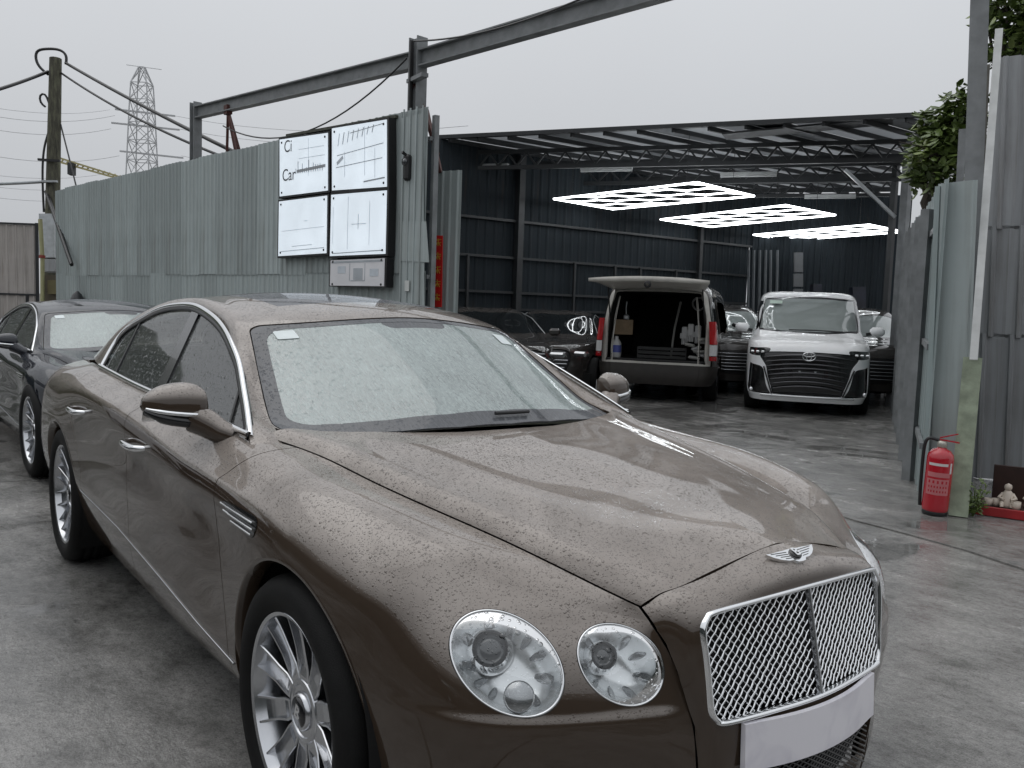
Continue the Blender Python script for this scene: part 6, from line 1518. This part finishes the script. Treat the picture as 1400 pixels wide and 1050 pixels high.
# ---- dark cars standing in the shed
def dark_car(kind):
    car=empty('parked_car'); 
    if kind=='suv': loops=[loop(.25,.80,-3.6,.86,3.6,4),loop(.5,.88,-3.65,.92,3.4,4),loop(.8,.88,-3.65,.93,3.2,4),loop(.98,.78,-3.62,.92,3.2,4),loop(1.06,.3,-3.6,.90,3.4,4),loop(1.12,-.25,-3.55,.87,3.6,4),loop(1.35,-.75,-3.4,.79,4,4),loop(1.58,-1.25,-3.15,.70,4,4),loop(1.66,-1.6,-2.9,.58,4,4),loop(1.69,-1.9,-2.6,.30,3,3),loop(1.695,-2.2,-2.3,.04,2,2)]
    else: loops=[loop(.22,.78,-3.55,.86,3.2,3.6),loop(.45,.88,-3.65,.91,3,3.6),loop(.68,.86,-3.68,.92,2.8,3.4),loop(.84,.70,-3.65,.90,2.8,3.4),loop(.92,.2,-3.62,.88,3,3.6),loop(.98,-.35,-3.3,.84,3.4,3.4),loop(1.20,-.95,-2.9,.72,3.8,3.6),loop(1.37,-1.35,-2.5,.62,3.8,3.8),loop(1.43,-1.6,-2.25,.48,3.6,3.6),loop(1.445,-1.8,-2.05,.22,3,3),loop(1.447,-1.9,-1.97,.03,2,2)]
    V,T=car_surface(loops,260,130)
    for x in (0,-2.8): V,T=clip(V,T,np.where(V[:,2]<.8,np.hypot(V[:,0]-x,V[:,2]-.33)-.37,1))
    zt=1.50 if kind=='suv' else 1.33; zb=1.14 if kind=='suv' else 1.0; xb=-.28 if kind=='suv' else -.40; xt=-1.15 if kind=='suv' else -1.25; hw=.80 if kind=='suv' else .76
    sc=rounded([(-hw,zb),(0,zb-.01),(hw,zb),(hw-.17,zt),(0,zt+.03),(-hw+.17,zt)],5)
    w,rest=cut(V,T,np.where((V[:,0]>-1.7)&(V[:,3]>.3),sdpoly(V[:,[1,2]],sc),-1)); panel('windscreen',*w,SCRG if kind=='suv' else DGLASS,car,.004,lift=-.003)
    sp=rounded([(xb-.35,zb+.02),(-1.8,zb),(-2.9,zb+.04),(-2.75,zt-.06),(-1.9,zt+.02),(xt,zt-.02)],4)
    for sd in (-1,1): w,rest=cut(*rest,np.where(sd*rest[0][:,4]>.35,sdpoly(rest[0][:,[0,2]],sp),-1)); panel('side_window',*w,DGLASS,car,.004,lift=-.003)
    gp=rounded([(-.42,.80),(0,.81),(.42,.80),(.50,.62),(.36,.40),(0,.38),(-.36,.40),(-.50,.62)],4)
    w,rest=cut(*rest,np.where((rest[0][:,0]>.3)&(rest[0][:,3]>.3),sdpoly(rest[0][:,[1,2]],gp),-1)); panel('radiator_grille',*w,TRIM,car,.01,lift=-.02)
    panel('body',*rest,BLACKC,car,.01)
    GB=bpy.data.materials['dark_chrome']
    for z in (.76,.70,.64,.58,.52,.46): m=MB(); hw_=np.interp(z,[.4,.62,.8],[.36,.48,.42]); m.tube([(.885-.16*abs(y)**2.2,y,z) for y in np.linspace(-hw_,hw_,11)],.008,5); m.build('grille_bar',SATIN,car)
    for s in (-1,1):
        m=MB(); m.box((.72,s*.68,.74),(.14,.26,.09),np.array(Matrix.Rotation(-s*.55,3,'Z')),.03); m.build('headlight',REFD,car)
        mr=MB(); mr.box((xb-.35,s*1.0,zb+.06),(.10,.20,.13),None,.04); mr.build('door_mirror',BLACKC,car)
        m=MB(); m.tube([(x,s*np.interp(z,[zb,zt],[hw+.075,hw-.10]),z) for x,z in ((xb-.30,zb+.03),(xt+.1,zt-.05),(-1.9,zt+.04),(-2.75,zt-.03))],.008,5); m.build('window_chrome',GALV,car)
    m=MB(); m.box((-1.5,0,.30),(3.8,1.6,.22)); m.build('underbody',SHELL,car); wheels(car,(0,-2.8),.80,.33); return car
def put(o,px,D,rz_deg,label,group=None):
    p=col_at(px,D); o.location=tuple(p); o.rotation_euler=(0,0,math.radians(rz_deg)); tag(o,label,'car',group)
yawv=math.degrees(math.atan2(-f2[1],-f2[0]))     # facing the camera
d1=dark_car('sedan'); put(d1,745,15.0,yawv-10,'black saloon with slatted bright grille in shadow left of the van','dark cars standing in the shed')
d2=copy_tree(d1); put(d2,690,14.2,yawv+12,'black car mostly hidden behind the brown car, only its roof arch shows','dark cars standing in the shed')
d3=dark_car('suv'); put(d3,1004,16.9,yawv-2,'black sport utility car between the van and the white people carrier','dark cars standing in the shed')
d4=copy_tree(d3); put(d4,1178,15.6,yawv-14,'black sport utility car standing right of the white people carrier','dark cars standing in the shed')
# ------------------------------------------------------------------ fire extinguisher
EXR=NT('extinguisher_red').set(Base_Color=(.42,.010,.022),Roughness=.22,Coat_Weight=.6).m
ep=gnd(1277,703); ex_=empty('fire_extinguisher',tuple(ep)); ex_.rotation_euler=(0,math.radians(2.2),0); tag(ex_,'red fire extinguisher with black hose standing before the end panel','fire extinguisher')
tocam=nrm((CAM-ep)*[1,1,0]); rt=np.array([-tocam[1],tocam[0],0]); rt = rt if np.dot(rt,CR)>0 else -rt
m=MB(); m.lathe([(.0005,.03),(.085,.03),(.092,.04),(.094,.06),(.094,.43),(.088,.465),(.065,.495),(.035,.508),(.030,.52),(.0005,.52)],n=40); m.build('cylinder',EXR,ex_)
m=MB(); m.lathe([(.075,.0),(.088,.004),(.09,.03),(.080,.045)],n=32); m.build('base_ring',TRIM,ex_)
m=MB(); m.lathe([(.030,.515),(.034,.52),(.034,.555),(.026,.565),(.0005,.566)],n=20); m.build('valve',simple('valve_brass',(.45,.43,.38),.35,.6),ex_)
m=MB(); b=np.array([0,0,.575]); m.bar(b-rt*.02,b+rt*.115-np.array([0,0,.010]),.022,.010); m.build('carry_handle',EXR,ex_); m=MB(); m.bar(b-rt*.02+np.array([0,0,.012]),b+rt*.10+np.array([0,0,.055]),.022,.008); m.build('squeeze_lever',EXR,ex_)
m=MB(); P=[b-rt*.02+np.array([0,0,-.01]),b-rt*.09,b-rt*.118-np.array([0,0,.07]),b-rt*.118-np.array([0,0,.25]),b-rt*.112-np.array([0,0,.42]),b-rt*.105-np.array([0,0,.52])]; m.tube(spline(np.linspace(0,1,6),np.array(P),np.linspace(0,1,30)),.0125,8); m.build('hose',TRIM,ex_)
def band(z0,z1,half,rot,mat,nm,r=.0947):
    a0=math.atan2(tocam[1],tocam[0])+rot; V=[];F=[]
    for i in range(13):
        a=a0-half+2*half*i/12; V+=[(r*math.cos(a),r*math.sin(a),z0),(r*math.cos(a),r*math.sin(a),z1)]
    for i in range(12): F.append((2*i,2*i+2,2*i+3,2*i+1))
    return mesh(nm,V,F,mat,ex_,True)
LBW=simple('label_white',(.62,.58,.58),.5); LBP=simple('label_pink',(.50,.16,.17),.5)
band(.385,.405,.75,-.1,LBW,'white_stripe'); band(.33,.41,.10,.95,LBW,'inspection_tag'); band(.30,.335,.9,0,LBP,'label_panel'); band(.165,.285,.9,0,LBP,'label_panel')
for k,z in enumerate((.272,.268)): pass
rr=random.Random(5)
for r_ in range(3):
    for k in range(5 if r_==0 else 7):
        a=-.65+1.3*k/(4 if r_==0 else 6); z=.262-.034*r_; band(z-.010,z+(.012 if r_==0 else .006),.07 if r_==0 else .05,a,EXR,'label_character',.0952)
# ------------------------------------------------------------------ little shrine with figurines
sp_=gnd(1392,708); f2r=nrm(Q1-Q0); shr=empty('offering_tray',tuple(sp_)); tag(shr,'red edged tray with a dark back board at the right edge','shrine'); REDW=simple('red_lacquer',(.30,.015,.018),.4,0,.2); DWD=simple('dark_wood',(.035,.014,.010),.5,0,.3)
un=np.array([f2r[1],-f2r[0],0]); un = un if np.dot(un,CAM-sp_)>0 else -un
RT=np.stack([f2r,-un,np.array([0,0,1])],1)
m=MB(); m.box(-un*.12+f2r*.2+np.array([0,0,.045]),(.95,.42,.05),RT,.006); m.build('tray',DWD,shr); m=MB(); m.box(un*.10+f2r*.2+np.array([0,0,.04]),(.97,.02,.07),RT,.004); m.build('front_edge',REDW,shr); m=MB(); m.box(-un*.34+f2r*.2+np.array([0,0,.20]),(.80,.02,.28),RT,.004); m.build('back_board',DWD,shr)
PORC=simple('porcelain',(.52,.45,.38),.3,0,.15); 
def figurine(dx,dn,s,label):
    p=sp_+f2r*dx+un*dn+np.array([0,0,.072]); e=empty('figurine',tuple(p)); tag(e,label,'figurine','figurines on the offering tray')
    m=MB(); m.lathe([(.0005,0),(.045*s,.0),(.05*s,.02*s),(.042*s,.05*s),(.034*s,.085*s),(.022*s,.105*s),(.012*s,.115*s),(.0005,.116*s)],n=18); m.build('body',PORC,e)
    m=MB(); m.lathe([(.0005,.108*s),(.018*s,.112*s),(.024*s,.13*s),(.020*s,.148*s),(.0005,.158*s)],n=16); m.build('head',PORC,e)
    for k in (-1,1): m=MB(); m.tube([f2r*k*.028*s+np.array([0,0,.088*s]),f2r*k*.05*s+un*.02*s+np.array([0,0,.062*s]),f2r*k*.02*s+un*.045*s+np.array([0,0,.055*s])],[.011*s,.010*s,.009*s],8); m.build('arm',PORC,e)
    for k in (-1,1): m=MB(); m.tube([f2r*k*.022*s+np.array([0,0,.03*s]),f2r*k*.03*s+un*.045*s+np.array([0,0,.028*s]),f2r*k*.028*s+un*.055*s+np.array([0,0,.005*s])],[.017*s,.014*s,.011*s],8); m.build('leg',PORC,e)
figurine(-.08,.0,1.15,'seated pale figurine nearest the plant on the tray'); figurine(.08,-.08,1.1,'seated pale figurine at the right edge behind the first'); figurine(.10,.03,.7,'small pale figurine at the front of the tray')
def cup(dx,dn,label,s=1):
    p=sp_+f2r*dx+un*dn+np.array([0,0,.071]); m=MB(); m.lathe([(.0005,.002),(.024*s,.0),(.03*s,.02*s),(.031*s,.055*s),(.027*s,.055*s),(.025*s,.012*s),(.0005,.010*s)],n=18); o=m.build('offering_cup',PORC); o.location=tuple(p); tag(o,label,'cup','cups on the offering tray')
cup(-.205,.03,'leftmost white cup on the tray edge'); cup(-.155,.0,'white cup second from the left on the tray'); cup(-.02,.06,'white cup before the first seated figurine',1.1)
# ------------------------------------------------------------------ plants
LEAF=NT('leaf_green'); oc=LEAF.coord('Object'); LEAF.set(Base_Color=LEAF.ramp(LEAF.noise(oc,4,3),[(.3,(.050,.080,.020)),(.55,(.115,.165,.042)),(.8,(.24,.29,.085))]),Roughness=.38)
try: LEAF.b.inputs['Subsurface Weight'].default_value=0
except Exception: pass
BARK=simple('bark',(.06,.05,.04),.9,0,.3,10,.5,40)
def leaf_mesh(name,pts,size,rnd,mat,parent,curl=.25,aspect=.52,droop=.2):
    V=[];F=[]
    for p in pts:
        d=nrm((rnd.gauss(0,1),rnd.gauss(0,1),rnd.gauss(0,.5)-droop)); u=nrm(np.cross(d,(rnd.gauss(0,.4),rnd.gauss(0,.4),1))); n=np.cross(d,u); L=size*rnd.uniform(.6,1.25); w=L*aspect*.5; b=len(V); p=Rv(p)
        V+=[p,p+d*L*.35+u*w+n*curl*w,p+d*L*.75+u*w*.8+n*curl*w*.8,p+d*L-n*L*.06,p+d*L*.75-u*w*.8+n*curl*w*.8,p+d*L*.35-u*w+n*curl*w,p+d*L*.55-n*.01]
        F+=[(b,b+1,b+6),(b+1,b+2,b+6),(b+2,b+3,b+6),(b+3,b+4,b+6),(b+4,b+5,b+6),(b+5,b,b+6)]
    return mesh(name,V,F,mat,parent,True)
def tree(base,centres,n,size,label,seed):
    rnd=random.Random(seed); e=empty('broadleaf_tree',tuple(base)); tag(e,label,'tree','trees behind the right fence'); base=Rv(base); C=[Rv(c)-base for c,_ in centres]
    top=sum(C)/len(C); m=MB(); trunk=[np.zeros(3),top*.35+np.array([.05,0,0]),top*.75]; m.tube(trunk,[.13,.10,.06],10); 
    m.build('trunk',BARK,e)
    for c,r in centres:
        m=MB(); c=Rv(c)-base; m.tube([top*.6,(top*.6+c)/2+np.array([rnd.gauss(0,.1),rnd.gauss(0,.1),.1]),c],[.05,.03,.012],6); m.build('limb',BARK,e)
        for k in range(5):
            m=MB(); q=c+np.array([rnd.gauss(0,r*.5),rnd.gauss(0,r*.5),rnd.gauss(0,r*.5)]); m.tube([c,(c+q)/2+np.array([0,0,.04]),q],[.012,.008,.004],4); m.build('twig',BARK,e)
    pts=[]; tot=sum(r**2 for _,r in centres)
    for c,r in centres:
        for k in range(int(n*r*r/tot)):
            v=nrm((rnd.gauss(0,1),rnd.gauss(0,1),rnd.gauss(0,1)))*r*rnd.uniform(.25,1.0)**.6; pts.append(Rv(c)-base+v)
    cr=leaf_mesh('crown',pts,size,rnd,LEAF.m,e); tag(cr,kind='stuff'); return e
tb=col_at(1300,10.2)
tree(tb,[(at(1268,240,10.3),.22),(at(1285,215,10.0),.34),(at(1300,175,10.0),.30),(at(1318,150,9.9),.28),(at(1275,195,10.4),.26),(at(1310,205,10.0),.30),(at(1268,165,10.3),.14),(at(1325,180,10.1),.25),(at(1262,225,10.5),.2)],2200,.125,'leafy tree rising between the shed roof and the tall post',3)
tb=col_at(1400,9.6)
tree(tb,[(at(1378,20,9.4),.34),(at(1395,60,9.4),.34),(at(1372,70,9.6),.20),(at(1400,5,9.4),.4),(at(1420,50,9.5),.4),(at(1352,40,9.7),.12)],1100,.125,'broad leaved tree above the right fence at the top corner',5)
# weeds at the post foot
wp=gnd(1330,706); wd_e=empty('weed_tuft',tuple(wp)); tag(wd_e,'tuft of green weeds at the foot of the concrete post','plant'); rnd=random.Random(9); pts=[]
for k in range(16):
    a=rnd.uniform(0,6.28); tip=np.array([.10*math.cos(a),.10*math.sin(a),rnd.uniform(.12,.30)])*rnd.uniform(.6,1.1); m=MB(); m.tube([(0,0,0),tip*.6+np.array([0,0,.03]),tip],[.004,.003,.0015],4); m.build('stem',LEAF.m,wd_e); pts+=[tip*t+np.array([rnd.gauss(0,.015),rnd.gauss(0,.015),0]) for t in np.linspace(.25,1,9)]
tag(leaf_mesh('leaves',pts,.045,rnd,LEAF.m,wd_e,.2,.35,.0),kind='stuff')

# ------------------------------------------------------------------ the far side of the yard, behind the camera: it is what the paint reflects
FB0=np.array([-26,-8.6,0.]); FB1=np.array([9.5,-8.2,0.]); FB2=np.array([11.0,6.0,0.])
DGREEN=sheet_mat('dark_green_sheet',(.055,.065,.062),.5)  # dark sheet for fences added out of view to darken the paint's reflections
for (a,b,lab) in ((FB0,FB1,'unseen dark corrugated fence opposite the shed, added for the paint to reflect'),(FB1,FB2,'unseen dark corrugated fence at the near yard end, added for the paint to reflect')):
    d,rz,l=fence_frame(a,b); e=empty('corrugated_fence',tuple(b)); tag(e,lab,'fence'); n_=int(l/1.52); me=sheet_mesh('fence_sheet',l/n_,3.1,.152,.022,mat=DGREEN)
    for i in range(n_): o=link('fence_sheet',me,e); o.location=tuple(-d*(i)*l/n_); o.rotation_euler=(0,0,rz+math.pi)
mp2=copy_tree(mpv); mp2.location=(-5.0,-3.15,0); mp2.rotation_euler=(0,0,math.radians(4)); tag(mp2,'white people carrier out of view, mirrored in the brown car doors','people carrier')
mp3=copy_tree(d3); mp3.location=(3.4,-6.4,0); mp3.rotation_euler=(0,0,math.radians(80)); tag(mp3,'black sport utility car out of view behind the camera','car')
HILL=simple('wooded_hill',(.030,.038,.022),.95,0,.5,.12,.0)
V=[];F=[]; rh=random.Random(6); na=260; nr=8; ph=[rh.uniform(0,6) for _ in range(6)]
for i in range(na):
    a=math.radians(180+200*i/(na-1))
    hh=11+19*math.exp(-((math.degrees(a)-196)/15)**2)+3*math.sin(a*5.3+ph[1])+2.0*math.sin(a*17+ph[2])+1.3*math.sin(a*47+ph[3])+.8*math.sin(a*130+ph[4])
    for j in range(nr):
        t=j/(nr-1); r=62+70*t; V.append((r*math.cos(a),r*math.sin(a),hh*math.sin(math.pi*.5*t)**.9-.02+ .5*math.sin(a*60+j)))
for i in range(na-1):
    for j in range(nr-1): F.append((i*nr+j,i*nr+j+1,(i+1)*nr+j+1,(i+1)*nr+j))
hl_=mesh('hill',V,F,HILL,None,True); tag(hl_,kind='structure')
